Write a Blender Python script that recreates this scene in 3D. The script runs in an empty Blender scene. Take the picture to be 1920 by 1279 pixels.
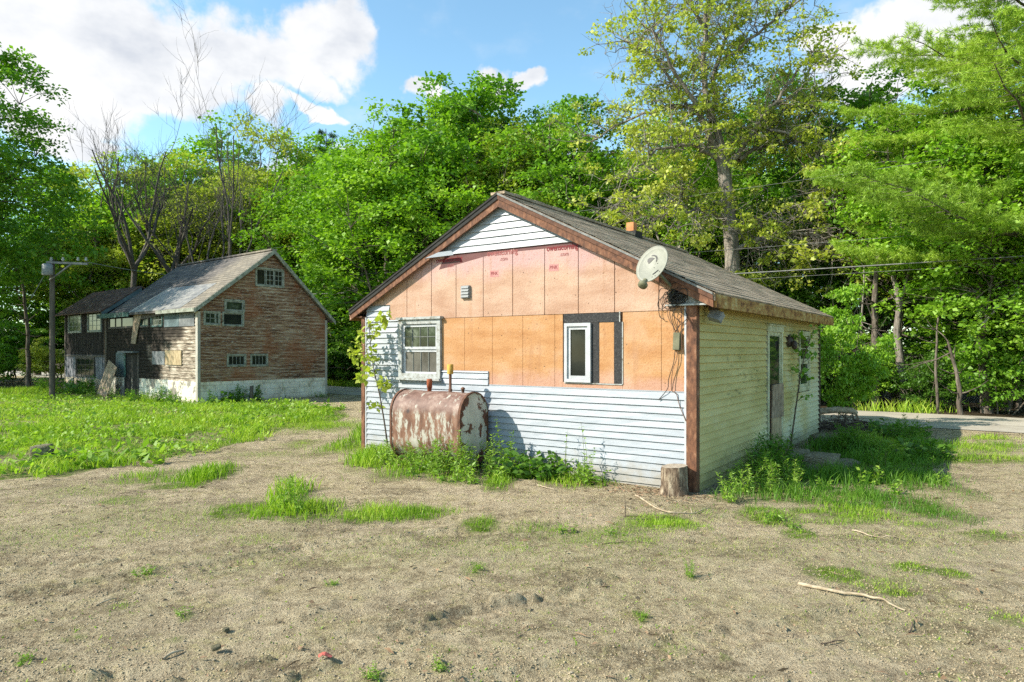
import bpy, math, random
import numpy as np
from mathutils import Vector, Matrix
R = math.radians
scn = bpy.context.scene
col = scn.collection

# ------------------------------------------------------------------ camera, sky, sun, exposure
cam = bpy.data.cameras.new('camera')
cam.lens = 23.775; cam.sensor_width = 36.0; cam.shift_y = 0.0081
cam.clip_start = 0.05; cam.clip_end = 3000
cam_ob = bpy.data.objects.new('camera', cam); col.objects.link(cam_ob)
cam_ob.location = (0, 0, 1.8); cam_ob.rotation_euler = (R(90), 0, 0)
scn.camera = cam_ob
scn.view_settings.view_transform = 'Standard'; scn.view_settings.look = 'None'
scn.view_settings.exposure = 0.80; scn.view_settings.gamma = 1.0
SUN_EL = R(35.5)
TRAVEL = Vector((0.966, 0.258, 0)).normalized()          # direction sunlight runs over the ground
sun = bpy.data.lights.new('sun', 'SUN'); sun.energy = 5.0; sun.angle = R(0.53); sun.color = (1.0, 0.93, 0.80)
sun_ob = bpy.data.objects.new('sun', sun); col.objects.link(sun_ob)
d = Vector((TRAVEL.x*math.cos(SUN_EL), TRAVEL.y*math.cos(SUN_EL), -math.sin(SUN_EL)))
sun_ob.rotation_euler = d.to_track_quat('-Z', 'Y').to_euler(); sun_ob.location = (-30, -6, 30)
scn.cycles.use_denoising = False
scn.cycles.max_bounces = 6; scn.cycles.diffuse_bounces = 3; scn.cycles.glossy_bounces = 2
scn.cycles.transmission_bounces = 4; scn.cycles.transparent_max_bounces = 4
scn.cycles.sample_clamp_indirect = 4.0

# ------------------------------------------------------------------ node helper
class G:
    def __init__(s, name, tree=None):
        if tree is None:
            s.m = bpy.data.materials.new(name); s.m.use_nodes = True; s.nt = s.m.node_tree
        else:
            s.nt = tree
        s.nt.nodes.clear(); s._co = None
    def n(s, t, ins=None, **props):
        nd = s.nt.nodes.new('ShaderNode'+t)
        for k, v in props.items(): setattr(nd, k, v)
        for k, v in (ins or {}).items(): s.put(nd.inputs[k], v)
        return nd
    def put(s, sock, v):
        if isinstance(v, bpy.types.NodeSocket): s.nt.links.new(v, sock)
        elif isinstance(v, (tuple, list)) and len(v) == 3 and sock.type == 'RGBA': sock.default_value = (*v, 1)
        else: sock.default_value = v
    @property
    def co(s):
        if s._co is None: s._co = s.n('TexCoord').outputs['Object']
        return s._co
    def vm(s, op, a, b=None):
        nd = s.n('VectorMath', operation=op); s.put(nd.inputs[0], a)
        if b is not None: s.put(nd.inputs[1], b)
        return nd.outputs['Vector']
    def ma(s, op, a, b=None, c=None):
        nd = s.n('Math', operation=op); s.put(nd.inputs[0], a)
        if b is not None: s.put(nd.inputs[1], b)
        if c is not None: s.put(nd.inputs[2], c)
        return nd.outputs[0]
    def noise(s, scale, st=(1, 1, 1), det=4, ro=0.55, dist=0.0, co=None):
        v = s.vm('MULTIPLY', co or s.co, st)
        return s.n('TexNoise', {'Vector': v, 'Scale': scale, 'Detail': det, 'Roughness': ro, 'Distortion': dist}).outputs['Fac']
    def voro(s, scale, st=(1, 1, 1), feature='F1', out='Distance'):
        v = s.vm('MULTIPLY', s.co, st)
        return s.n('TexVoronoi', {'Vector': v, 'Scale': scale}, feature=feature).outputs[out]
    def ramp(s, fac, pts, interp='LINEAR'):
        nd = s.n('ValToRGB'); nd.color_ramp.interpolation = interp
        e = nd.color_ramp.elements
        while len(e) < len(pts): e.new(0.5)
        for el, (p, c) in zip(e, pts):
            el.position = p; el.color = (*c, 1) if not isinstance(c, (int, float)) else (c, c, c, 1)
        s.put(nd.inputs[0], fac); return nd.outputs['Color']
    def mix(s, f, a, b, blend='MIX'):
        nd = s.n('Mix', data_type='RGBA', blend_type=blend)
        s.put(nd.inputs[0], f); s.put(nd.inputs[6], a); s.put(nd.inputs[7], b)
        return nd.outputs[2]
    def sm(s, v, a, b):
        nd = s.n('MapRange', {'Value': v, 'From Min': a, 'From Max': b}, interpolation_type='SMOOTHSTEP')
        return nd.outputs['Result']
    def xyz(s): 
        nd = s.n('SeparateXYZ', {0: s.co}); return nd.outputs
    def bump(s, h, st=0.5, dist=0.02, normal=None):
        i = {'Height': h, 'Strength': st, 'Distance': dist}
        if normal is not None: i['Normal'] = normal
        return s.n('Bump', i).outputs['Normal']
    def end(s, c, rough=0.8, nrm=None, spec=0.3, metal=0.0):
        i = {'Base Color': c, 'Roughness': rough, 'Metallic': metal, 'Specular IOR Level': spec}
        if nrm is not None: i['Normal'] = nrm
        b = s.n('BsdfPrincipled', i)
        o = s.n('OutputMaterial'); s.nt.links.new(b.outputs[0], o.inputs[0])
        return s.m
def azel(px, py):       # a direction seen in the photograph, as azimuth and elevation
    return math.atan((px-960)/1268), math.atan((655-py)/math.hypot(1268, px-960))

# ------------------------------------------------------------------ sky with drifting clouds
w = bpy.data.worlds.new('World'); scn.world = w; w.use_nodes = True
g = G('', w.node_tree)
sky = g.n('TexSky', sky_type='NISHITA', sun_disc=False, sun_elevation=SUN_EL,
          sun_rotation=math.atan2(-TRAVEL.x, -TRAVEL.y), air_density=1.0, dust_density=0.6, ozone_density=1.6)
gen = g.n('TexCoord').outputs['Generated']
sp = g.n('SeparateXYZ', {0: gen}).outputs
az = g.ma('ARCTAN2', sp[0], sp[1]); el = g.ma('ARCSINE', sp[2])
pv = g.n('CombineXYZ', {0: az, 1: el}).outputs[0]
wob = g.n('TexNoise', {'Vector': pv, 'Scale': 9.0, 'Detail': 5.0, 'Roughness': 0.55})
wv = g.vm('MULTIPLY', g.vm('SUBTRACT', wob.outputs['Color'], (0.5, 0.5, 0.5)), (0.13, 0.10, 0))
pw = g.vm('ADD', pv, wv)
field = None
for px, py, rx, ry in [(170, 50, 300, 95), (430, 110, 170, 62), (610, 70, 105, 72), (560, 140, 85, 34), (110, 150, 160, 80), (330, 165, 120, 45),
                       (500, 200, 48, 34), (590, 200, 50, 14), (650, 40, 62, 48), (90, 240, 90, 40), (1760, 40, 170, 62), (1640, 95, 100, 55),
                       (1560, 80, 55, 28), (1700, 130, 150, 60), (1640, 165, 80, 40), (800, 160, 42, 18), (925, 155, 34, 26), (985, 160, 40, 16),
                       (1420, 420, 260, 80), (860, 330, 380, 70)]:
    a, e = azel(px, py)
    dv = g.vm('MULTIPLY', g.vm('SUBTRACT', pw, (a, e, 0)), (1268/rx*1.0, 1268/ry*1.0, 0))
    ln = g.n('VectorMath', {0: dv}, operation='LENGTH').outputs['Value']
    f = g.ma('SUBTRACT', 1.0, ln)
    field = f if field is None else g.ma('MAXIMUM', field, f)
n2 = g.n('TexNoise', {'Vector': pv, 'Scale': 26.0, 'Detail': 6.0, 'Roughness': 0.6}).outputs['Fac']
n3 = g.n('TexNoise', {'Vector': g.vm('MULTIPLY', pv, (1, 1.6, 1)), 'Scale': 7.0, 'Detail': 5.0, 'Roughness': 0.55}).outputs['Fac']
mask = g.sm(g.ma('ADD', field, g.ma('MULTIPLY', g.ma('SUBTRACT', n2, 0.5), 0.85)), -0.06, 0.34)
wisp = g.ma('MULTIPLY', g.sm(n3, 0.5, 0.85), 0.35)
mask = g.ma('MAXIMUM', mask, wisp)
ccol = g.ramp(n3, [(0.33, (0.66, 0.70, 0.77)), (0.47, (0.86, 0.88, 0.91)), (0.58, (0.97, 0.97, 0.97))])
low = g.sm(el, 0.02, 0.42)
skyc = g.mix(1.0, sky.outputs[0], (1.00, 1.20, 1.10), 'MULTIPLY')
b1 = g.n('Background', {'Color': skyc, 'Strength': 0.15})
b2 = g.n('Background', {'Color': ccol, 'Strength': 0.63})
mx = g.n('MixShader', {0: mask, 1: b1.outputs[0], 2: b2.outputs[0]})
wo = g.n('OutputWorld'); g.nt.links.new(mx.outputs[0], wo.inputs[0])

# ------------------------------------------------------------------ object helpers
def tag(o, label=None, cat=None, group=None, kind=None):
    for k, v in (('label', label), ('category', cat), ('group', group), ('kind', kind)):
        if v: o[k] = v
    return o
def empty(name, loc=(0, 0, 0), rz=0.0, label=None, cat=None, group=None):
    o = bpy.data.objects.new(name, None); col.objects.link(o)
    o.location = loc; o.rotation_euler = (0, 0, rz); o.empty_display_size = 0.2
    return tag(o, label, cat, group)
def npmesh(name, V, F, mats, smooth=False, mi=None, attr=None):
    """V (n,3); F list of (m,k) index arrays"""
    me = bpy.data.meshes.new(name)
    V = np.ascontiguousarray(V, dtype=np.float32)
    me.vertices.add(len(V)); me.vertices.foreach_set('co', V.ravel())
    loops = np.concatenate([f.ravel() for f in F]).astype(np.int32)
    sizes = np.concatenate([np.full(len(f), f.shape[1], dtype=np.int32) for f in F])
    starts = np.zeros(len(sizes), dtype=np.int32); starts[1:] = np.cumsum(sizes)[:-1]
    me.loops.add(len(loops)); me.loops.foreach_set('vertex_index', loops)
    me.polygons.add(len(sizes)); me.polygons.foreach_set('loop_start', starts)
    for m in (mats if isinstance(mats, (list, tuple)) else [mats]): me.materials.append(m)
    if mi is not None: me.polygons.foreach_set('material_index', np.asarray(mi, dtype=np.int32))
    if smooth is True: me.polygons.foreach_set('use_smooth', np.ones(len(sizes), dtype=bool))
    elif smooth is not False: me.polygons.foreach_set('use_smooth', np.asarray(smooth, dtype=bool))
    for nm, dom, arr in (attr or []):
        a = me.attributes.new(nm, 'FLOAT', dom); a.data.foreach_set('value', np.ascontiguousarray(arr, dtype=np.float32))
    me.update(calc_edges=True); me.validate()
    return me
def link(name, me, parent=None, loc=(0, 0, 0), rot=(0, 0, 0)):
    o = bpy.data.objects.new(name, me); col.objects.link(o)
    o.location = loc; o.rotation_euler = rot
    if parent is not None: o.parent = parent
    return o
def copy_tree(o, parent=None):
    c = o.copy(); col.objects.link(c)
    if parent is not None: c.parent = parent
    for ch in list(o.children): copy_tree(ch, c)
    return c
class MB:
    """collects shapes and builds them as one mesh object"""
    def __init__(s): s.v = []; s.f = []; s.m = []; s.s = []
    def add(s, V, F, mi=0, smooth=False):
        k = len(s.v); s.v += [tuple(map(float, p)) for p in V]
        for f in F: s.f.append([k+int(i) for i in f]); s.m.append(mi); s.s.append(smooth)
    def box(s, x0, x1, y0, y1, z0, z1, mi=0, M=None):
        V = [Vector((x, y, z)) for z in (z0, z1) for y in (y0, y1) for x in (x0, x1)]
        if M is not None: V = [M @ p for p in V]
        s.add(V, [(0, 2, 3, 1), (4, 5, 7, 6), (0, 1, 5, 4), (2, 6, 7, 3), (0, 4, 6, 2), (1, 3, 7, 5)], mi)
    def pbox(s, P, u0, u1, z0, z1, o0, o1, mi=0):
        V = [P(u, z, o) for o in (o0, o1) for z in (z0, z1) for u in (u0, u1)]
        s.add(V, [(0, 2, 3, 1), (4, 5, 7, 6), (0, 1, 5, 4), (2, 6, 7, 3), (0, 4, 6, 2), (1, 3, 7, 5)], mi)
    def tube(s, pts, rad, sides=8, mi=0, caps=True):
        V, F = tube_np(np.array(pts, float), np.array(rad if hasattr(rad, '__len__') else [rad]*len(pts), float), sides)
        s.add(V, F, mi, True)
        if caps:
            n = len(pts); s.add(V[:sides], [tuple(range(sides))[::-1]], mi); s.add(V[(n-1)*sides:], [tuple(range(sides))], mi)
    def lathe(s, c, prof, sides=16, mi=0):
        V = []; F = []
        for r, z in prof:
            for i in range(sides):
                a = 2*math.pi*i/sides; V.append((c[0]+r*math.cos(a), c[1]+r*math.sin(a), c[2]+z))
        for j in range(len(prof)-1):
            for i in range(sides):
                i2 = (i+1) % sides; F.append((j*sides+i, j*sides+i2, (j+1)*sides+i2, (j+1)*sides+i))
        s.add(V, F, mi, True)
        s.add(V[:sides], [tuple(range(sides))[::-1]], mi); s.add(V[-sides:], [tuple(range(sides))], mi)
    def prism(s, poly, P, o0, o1, mi=0):
        """polygon in (u,z) given thickness o0..o1 along the wall normal"""
        n = len(poly); V = [P(u, z, o0) for u, z in poly]+[P(u, z, o1) for u, z in poly]
        F = [tuple(range(n))[::-1], tuple(range(n, 2*n))]+[(i, (i+1) % n, n+(i+1) % n, n+i) for i in range(n)]
        s.add(V, F, mi)
    def build(s, name, mats, parent=None, loc=(0, 0, 0), rot=(0, 0, 0)):
        me = bpy.data.meshes.new(name); me.from_pydata(s.v, [], s.f)
        for m in (mats if isinstance(mats, (list, tuple)) else [mats]): me.materials.append(m)
        me.polygons.foreach_set('material_index', s.m); me.polygons.foreach_set('use_smooth', s.s)
        import bmesh
        bm = bmesh.new(); bm.from_mesh(me); bmesh.ops.recalc_face_normals(bm, faces=bm.faces); bm.to_mesh(me); bm.free()
        return link(name, me, parent, loc, rot)
def tube_np(P, rad, sides):
    n = len(P); T = np.gradient(P, axis=0); T /= np.linalg.norm(T, axis=1, keepdims=True)+1e-9
    ref = np.array([0.0, 0, 1]) if abs(T[0, 2]) < 0.9 else np.array([1.0, 0, 0])
    A = np.cross(T, ref); A /= np.linalg.norm(A, axis=1, keepdims=True)+1e-9
    B = np.cross(T, A)
    an = np.arange(sides)*2*np.pi/sides
    V = P[:, None, :]+rad[:, None, None]*(np.cos(an)[None, :, None]*A[:, None, :]+np.sin(an)[None, :, None]*B[:, None, :])
    i = np.arange(n-1)[:, None]*sides; j = np.arange(sides)[None, :]; j2 = (j+1) % sides
    F = np.stack([i+j, i+j2, i+sides+j2, i+sides+j], -1).reshape(-1, 4)
    return V.reshape(-1, 3), F
class TB:
    """many tubes -> one numpy mesh"""
    def __init__(s): s.V = []; s.F = []; s.k = 0
    def tube(s, P, rad, sides=5):
        V, F = tube_np(np.asarray(P, float), np.asarray(rad, float), sides)
        s.V.append(V); s.F.append(F+s.k); s.k += len(V)
    def mesh(s, name, mat): return npmesh(name, np.concatenate(s.V), [np.concatenate(s.F)], mat, smooth=True)

# ------------------------------------------------------------------ numpy noise
def vnoise(x, y, seed=0):
    xi = np.floor(x).astype(np.int64); yi = np.floor(y).astype(np.int64); fx = x-xi; fy = y-yi
    def h(a, b):
        n = (a*374761393+b*668265263+seed*1442695041) & 0xffffffff
        n = ((n ^ (n >> 13))*1274126177) & 0xffffffff
        return ((n ^ (n >> 16)) & 0xffff)/65535.0
    u = fx*fx*(3-2*fx); v = fy*fy*(3-2*fy)
    return (h(xi, yi)*(1-u)+h(xi+1, yi)*u)*(1-v)+(h(xi, yi+1)*(1-u)+h(xi+1, yi+1)*u)*v
def fbm(x, y, seed=0, oct=4, gain=0.5):
    s = 0; a = 1; t = 0
    for o in range(oct):
        s = s+a*vnoise(x*2**o, y*2**o, seed+o*17); t += a; a *= gain
    return s/t
def sstep(v, a, b):
    t = np.clip((v-a)/(b-a), 0, 1); return t*t*(3-2*t)

# ------------------------------------------------------------------ survey of the place: points of the photograph -> ground
F_, HY, HC = 1268.0, 655.0, 1.8
def gp(px, py):
    Y = F_*HC/(py-HY); return ((px-960)/F_*Y, Y)
E1 = np.array([0.8187, -0.5742]); EB = np.array([0.5742, 0.8187])     # along the gable wall, and back along the ridge
def ab(a, b): return (a*E1[0]+b*EB[0], a*E1[1]+b*EB[1])
def to_ab(x, y): return x*E1[0]+y*E1[1], x*EB[0]+y*EB[1]
HX, HYY = 2.32, 8.55; HROT = math.atan2(E1[1], E1[0])
BX, BY = -10.3, 22.2; BROT = math.atan2(-0.634, 0.773)
def hw(lx, ly): return (HX+lx*E1[0]+ly*EB[0], HYY+lx*E1[1]+ly*EB[1])
def bw(lx, ly): return (BX+lx*0.773+ly*0.634, BY-lx*0.634+ly*0.773)
# ------------------------------------------------------------------ materials
MT = {}
def simple(name, pts, scale=4, st=(1, 1, 1), rough=0.8, bst=0.3, bd=0.01, spec=0.3, bscale=None, metal=0.0, det=5, grime=0.0):
    g = G(name); n = g.noise(scale, st, det, 0.6)
    c = g.ramp(n, pts)
    if grime:
        k = g.sm(g.noise(scale*0.35, st, 4), 0.5, 0.75)
        c = g.mix(g.ma('MULTIPLY', k, grime), c, (0.05, 0.045, 0.035))
    b = g.bump(g.noise(bscale or scale*4, st, 4), bst, bd)
    MT[name] = g.end(c, rough, b, spec, metal); return MT[name]

# white vinyl of the gable: clean, faint streaks and splashed dirt low down
g = G('white_vinyl'); z = g.xyz()[2]
c = g.ramp(g.noise(3.0, (1, 1, 2.5), 5), [(0.3, (0.240, 0.262, 0.292)), (0.6, (0.285, 0.308, 0.342))])
sp_ = g.ma('MULTIPLY', g.sm(g.ma('ADD', z, g.ma('MULTIPLY', g.noise(9.0), 0.5)), 0.66, 0.24), 0.72)
c = g.mix(sp_, c, (0.21, 0.175, 0.12))
st_ = g.ma('MULTIPLY', g.sm(g.noise(5, (5, 5, 0.35), 4), 0.60, 0.74), 0.35)
c = g.mix(st_, c, (0.21, 0.21, 0.195))
MT['white_vinyl'] = g.end(c, 0.42, g.bump(g.noise(2.5, (1, 1, 3)), 0.35, 0.02), 0.4)
# vinyl with green algae film and mildew streaks
g = G('algae_vinyl'); x, y, z = g.xyz()
n = g.noise(1.3, (1, 0.6, 1.2), 4); f = g.sm(g.ma('ADD', n, g.ma('ADD', g.ma('MULTIPLY', g.ma('SUBTRACT', z, 1.1), 0.14), g.ma('MULTIPLY', g.ma('SUBTRACT', y, 3.0), -0.05))), 0.16, 0.50)
clean = g.mix(g.noise(1.4, (1, 0.5, 2), 3), (0.62, 0.60, 0.42), (0.52, 0.50, 0.33))
c = g.mix(f, clean, g.ramp(g.noise(1.6, (1, 0.5, 2.2), 3), [(0.3, (0.38, 0.315, 0.105)), (0.7, (0.54, 0.46, 0.20))]))
band = g.ma('MULTIPLY', g.sm(z, 0.9, 1.25), g.sm(z, 1.95, 1.6))
mil = g.ma('MULTIPLY', g.ma('MULTIPLY', g.sm(g.noise(5.5, (1, 0.8, 3.4), 6, 0.65), 0.52, 0.66), g.sm(g.noise(1.2, (1, 1, 1)), 0.45, 0.6)), band)
c = g.mix(g.ma('MULTIPLY', mil, 0.8), c, (0.07, 0.075, 0.03))
spk = g.sm(g.voro(7.0), 0.10, 0.05)
low_ = g.sm(g.ma('ADD', z, g.ma('MULTIPLY', g.noise(6.0), 0.5)), 0.60, 0.25)
c = g.mix(g.ma('MULTIPLY', low_, 0.6), c, (0.20, 0.17, 0.08))
MT['algae_vinyl'] = g.end(c, 0.5, g.bump(g.noise(2, (1, 0.5, 2)), 0.12, 0.02), 0.35)
# foam insulation boards, sun-faded: pink where the print survives, orange where scuffed
def foam(name, base, pink, pz0, pz1, deep):
    g = G(name); x, y, z = g.xyz()
    c = g.ramp(g.noise(1.6, (1, 1, 3), 5), [(0.32, base[0]), (0.52, base[1]), (0.7, base[2])])
    zz = g.ma('ADD', z, g.ma('MULTIPLY', g.ma('SUBTRACT', g.noise(2.2), 0.5), 0.5))
    c = g.mix(g.ma('MULTIPLY', g.sm(zz, pz0, pz1), 0.8), c, pink)
    fine = g.noise(34, (1, 1, 1), 4, 0.7)
    c = g.mix(g.ma('MULTIPLY', g.sm(fine, 0.46, 0.68), 0.28), c, deep)
    sc = g.sm(g.noise(60, (0.25, 1, 1.4), 2), 0.70, 0.76)
    c = g.mix(g.ma('MULTIPLY', sc, 0.6), c, (0.46, 0.36, 0.27))
    nail = g.sm(g.voro(7.5), 0.095, 0.05)
    c = g.mix(g.ma('MULTIPLY', nail, 0.85), c, (0.08, 0.045, 0.03))
    scr = g.ma('MULTIPLY', g.sm(g.noise(16, (3.0, 1, 0.5), 3, 0.6), 0.70, 0.76), 0.55)
    c = g.mix(scr, c, (0.18, 0.10, 0.07))
    stn = g.ma('MULTIPLY', g.sm(g.noise(2.6, (2.6, 1, 0.35), 5, 0.6), 0.54, 0.70), 0.38)
    c = g.mix(stn, c, (0.30, 0.145, 0.07))
    fade = g.ma('MULTIPLY', g.sm(g.noise(0.9, (1, 1, 1), 4, 0.6), 0.50, 0.66), 0.35)
    c = g.mix(fade, c, (0.50, 0.36, 0.26))
    MT[name] = g.end(c, 0.75, g.bump(fine, 0.55, 0.012), 0.2)
foam('foam_upper', [(0.335, 0.195, 0.130), (0.405, 0.260, 0.185), (0.45, 0.312, 0.235)], (0.43, 0.275, 0.275), 2.80, 3.15, (0.24, 0.11, 0.055))
foam('foam_lower', [(0.345, 0.165, 0.066), (0.41, 0.218, 0.098), (0.44, 0.262, 0.145)], (0.41, 0.235, 0.175), 1.52, 1.32, (0.24, 0.085, 0.02))
simple('film_red', [(0.35, (0.085, 0.030, 0.029)), (0.65, (0.13, 0.046, 0.043))], 3, rough=0.5)
simple('ink_red', [(0.3, (0.15, 0.010, 0.016)), (0.7, (0.20, 0.02, 0.025))], 8)
simple('ink_faded', [(0.3, (0.22, 0.045, 0.045)), (0.7, (0.33, 0.13, 0.12))], 9)
simple('ink_pink', [(0.3, (0.37, 0.145, 0.14)), (0.7, (0.42, 0.22, 0.20))], 9)
simple('seam_dark', [(0.3, (0.10, 0.05, 0.03)), (0.7, (0.17, 0.09, 0.05))], 8)
simple('felt_black', [(0.35, (0.022, 0.022, 0.023)), (0.6, (0.045, 0.044, 0.044)), (0.75, (0.11, 0.107, 0.10))], 45, rough=0.9, bst=0.6)
# red-brown painted trim, peeling to grey wood
g = G('peeling_red'); 
n = g.noise(7, (2.2, 2.2, 1.0), 6, 0.65)
c = g.ramp(n, [(0.30, (0.035, 0.016, 0.010)), (0.43, (0.10, 0.044, 0.025)), (0.56, (0.17, 0.074, 0.039)), (0.66, (0.25, 0.13, 0.075)), (0.72, (0.36, 0.28, 0.21))])
c = g.mix(g.ma('MULTIPLY', g.sm(g.noise(3.0), 0.55, 0.68), 0.6), c, (0.085, 0.04, 0.022))
MT['peeling_red'] = g.end(c, 0.75, g.bump(n, 0.5, 0.01))
g = G('fascia_worn')
n = g.noise(5, (1, 1.2, 2.5), 6, 0.65)
c = g.ramp(n, [(0.32, (0.09, 0.03, 0.012)), (0.46, (0.26, 0.13, 0.035)), (0.6, (0.36, 0.24, 0.08)), (0.7, (0.48, 0.40, 0.22))])
MT['fascia_worn'] = g.end(c, 0.75, g.bump(n, 0.4, 0.01))
simple('trim_white', [(0.35, (0.36, 0.37, 0.385)), (0.6, (0.44, 0.45, 0.465))], 6, rough=0.5, grime=0.25)
g = G('trim_weathered'); n = g.noise(14, (1, 1, 1), 6, 0.7)
c = g.ramp(n, [(0.36, (0.17, 0.16, 0.13)), (0.46, (0.29, 0.295, 0.28)), (0.60, (0.37, 0.385, 0.38))])
MT['trim_weathered'] = g.end(c, 0.7, g.bump(n, 0.4, 0.01))
simple('trim_algae', [(0.35, (0.30, 0.30, 0.16)), (0.6, (0.52, 0.52, 0.36))], 7, (1, 1, 0.5), rough=0.6)
simple('plywood_tan', [(0.3, (0.22, 0.155, 0.085)), (0.5, (0.37, 0.285, 0.165)), (0.68, (0.48, 0.39, 0.245))], 9, (1.5, 1.5, 0.5), rough=0.85, bst=0.5, grime=0.5)
simple('plywood_grey', [(0.3, (0.15, 0.110, 0.075)), (0.5, (0.27, 0.205, 0.14)), (0.68, (0.37, 0.295, 0.215))], 7, (1, 1, 1), rough=0.9, bst=0.5, grime=0.3)
def glass(name, tint, rough=0.06, pts=None):
    g = G(name); c = g.ramp(g.noise(3, (1, 1, 1), 4), pts or [(0.3, tint), (0.7, tuple(2.0*t for t in tint))])
    MT[name] = g.end(c, rough, g.bump(g.noise(1.5), 0.06, 0.02), 0.22)
glass('glass_dark', (0.012, 0.014, 0.012))
glass('glass_green', (0.02, 0.03, 0.02), 0.10, [(0.30, (0.012, 0.016, 0.012)), (0.52, (0.035, 0.05, 0.03)), (0.68, (0.11, 0.13, 0.10))])  # green blotches paint reflected trees into the pane colour
glass('glass_blind', (0.05, 0.05, 0.045), 0.12, [(0.30, (0.04, 0.038, 0.032)), (0.6, (0.12, 0.115, 0.10)), (0.75, (0.17, 0.165, 0.15))])
# roofing
g = G('shingle_brown')
n = g.noise(3, (1, 1, 1), 5); nf = g.noise(60, (1, 1, 1), 3)
br = g.n('TexBrick', {'Vector': g.vm('MULTIPLY', g.n('CombineXYZ', {0: g.xyz()[1], 1: g.xyz()[0]}).outputs[0], (1, 1, 1)), 'Scale': 1.0, 'Mortar Size': 0.006, 'Brick Width': 0.30, 'Row Height': 0.127,
                      'Color1': (0.8, 0.8, 0.8, 1), 'Color2': (1.15, 1.15, 1.15, 1), 'Mortar': (0.55, 0.55, 0.55, 1), 'Bias': 0.0}).outputs['Color']
c = g.ramp(n, [(0.3, (0.25, 0.185, 0.125)), (0.5, (0.35, 0.27, 0.19)), (0.7, (0.44, 0.35, 0.255))])
c = g.mix(1.0, c, br, 'MULTIPLY')
c = g.mix(g.ma('MULTIPLY', g.sm(g.noise(22, (1, 0.6, 1), 5, 0.7), 0.56, 0.66), 0.7), c, (0.12, 0.09, 0.06))
c = g.mix(g.ma('MULTIPLY', g.sm(nf, 0.55, 0.7), 0.5), c, (0.52, 0.46, 0.37))
MT['shingle_brown'] = g.end(c, 0.95, g.bump(g.ma('ADD', nf, g.noise(14)), 0.8, 0.02), 0.15)
g = G('shingle_grey')
n = g.noise(2.2, (1, 1.6, 1.6), 5, 0.65); nf = g.noise(40)
cr = g.n('TexBrick', {'Vector': g.n('CombineXYZ', {0: g.xyz()[0], 1: g.xyz()[1]}).outputs[0], 'Scale': 1.0, 'Mortar Size': 0.012, 'Brick Width': 0.33, 'Row Height': 0.12,
                      'Color1': (0.78, 0.78, 0.8, 1), 'Color2': (1.15, 1.12, 1.1, 1), 'Mortar': (0.5, 0.5, 0.5, 1)}).outputs['Color']
c = g.ramp(n, [(0.3, (0.070, 0.066, 0.064)), (0.5, (0.122, 0.113, 0.106)), (0.66, (0.19, 0.170, 0.150))])
c = g.mix(g.ma('MULTIPLY', g.sm(g.ma('ADD', g.xyz()[0], g.ma('MULTIPLY', g.noise(2.0), 0.8)), -1.9, -0.6), 0.75), c, (0.255, 0.225, 0.175))  # sunlight painted in: shingles lighter toward the gable end
c = g.mix(1.0, c, cr, 'MULTIPLY')
MT['shingle_grey'] = g.end(c, 0.9, g.bump(nf, 0.6, 0.02), 0.2)
simple('roof_metal_grey', [(0.3, (0.11, 0.108, 0.106)), (0.5, (0.19, 0.187, 0.18)), (0.7, (0.30, 0.285, 0.25))], 3, (1, 2.5, 1), rough=0.5)
simple('roof_rust', [(0.3, (0.05, 0.028, 0.02)), (0.5, (0.095, 0.052, 0.036)), (0.64, (0.15, 0.095, 0.067)), (0.74, (0.27, 0.215, 0.165))], 2.6, (1, 2, 1), rough=0.8)
simple('brick_orange', [(0.3, (0.42, 0.16, 0.06)), (0.7, (0.52, 0.24, 0.10))], 9)
simple('tar_black', [(0.3, (0.012, 0.012, 0.012)), (0.7, (0.035, 0.033, 0.03))], 8)
# barn walls
g = G('clapboard_brown'); x, y, z = g.xyz()
n = g.noise(2.3, (1, 0.42, 8.5), 7, 0.72); n2 = g.noise(0.7, (1, 1, 1), 3)
c = g.ramp(g.ma('ADD', g.ma('MULTIPLY', n, 0.8), g.ma('MULTIPLY', n2, 0.2)), [(0.36, (0.04, 0.024, 0.016)), (0.45, (0.155, 0.080, 0.045)), (0.52, (0.25, 0.15, 0.09)), (0.58, (0.38, 0.29, 0.20)), (0.66, (0.58, 0.51, 0.42))])
fl = g.sm(g.noise(9, (1, 0.6, 5.0), 5, 0.75), 0.55, 0.60)
c = g.mix(g.ma('MULTIPLY', fl, 0.75), c, (0.52, 0.46, 0.37))
c = g.mix(g.ma('MULTIPLY', g.sm(g.noise(0.9, (1, 1, 1), 3), 0.5, 0.62), 0.45), c, (0.25, 0.085, 0.032))
MT['clapboard_brown'] = g.end(c, 0.9, g.bump(n, 0.6, 0.02), 0.15)
g = G('clapboard_burnt'); x, y, z = g.xyz()
n = g.noise(2.0, (1.0, 1, 7), 7, 0.68); big = g.noise(0.55, (1, 1, 1), 3, 0.5, 0.6)
base = g.ramp(n, [(0.35, (0.07, 0.055, 0.042)), (0.47, (0.20, 0.16, 0.12)), (0.58, (0.40, 0.345, 0.275)), (0.68, (0.58, 0.53, 0.45))])
dk = g.ramp(n, [(0.35, (0.010, 0.009, 0.008)), (0.6, (0.03, 0.024, 0.018)), (0.72, (0.10, 0.08, 0.06))])
k = g.sm(g.ma('ADD', big, g.ma('MULTIPLY', g.ma('ADD', x, 2.6), -0.085)), 0.42, 0.56)
c = g.mix(k, base, dk)
MT['clapboard_burnt'] = g.end(c, 0.92, g.bump(n, 0.6, 0.02), 0.15)
g = G('boards_dark'); x, y, z = g.xyz()
n = g.noise(2.0, (8, 8, 0.7), 6, 0.65)
up = g.ramp(n, [(0.35, (0.009, 0.008, 0.008)), (0.55, (0.028, 0.024, 0.022)), (0.70, (0.085, 0.072, 0.06))])
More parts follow.
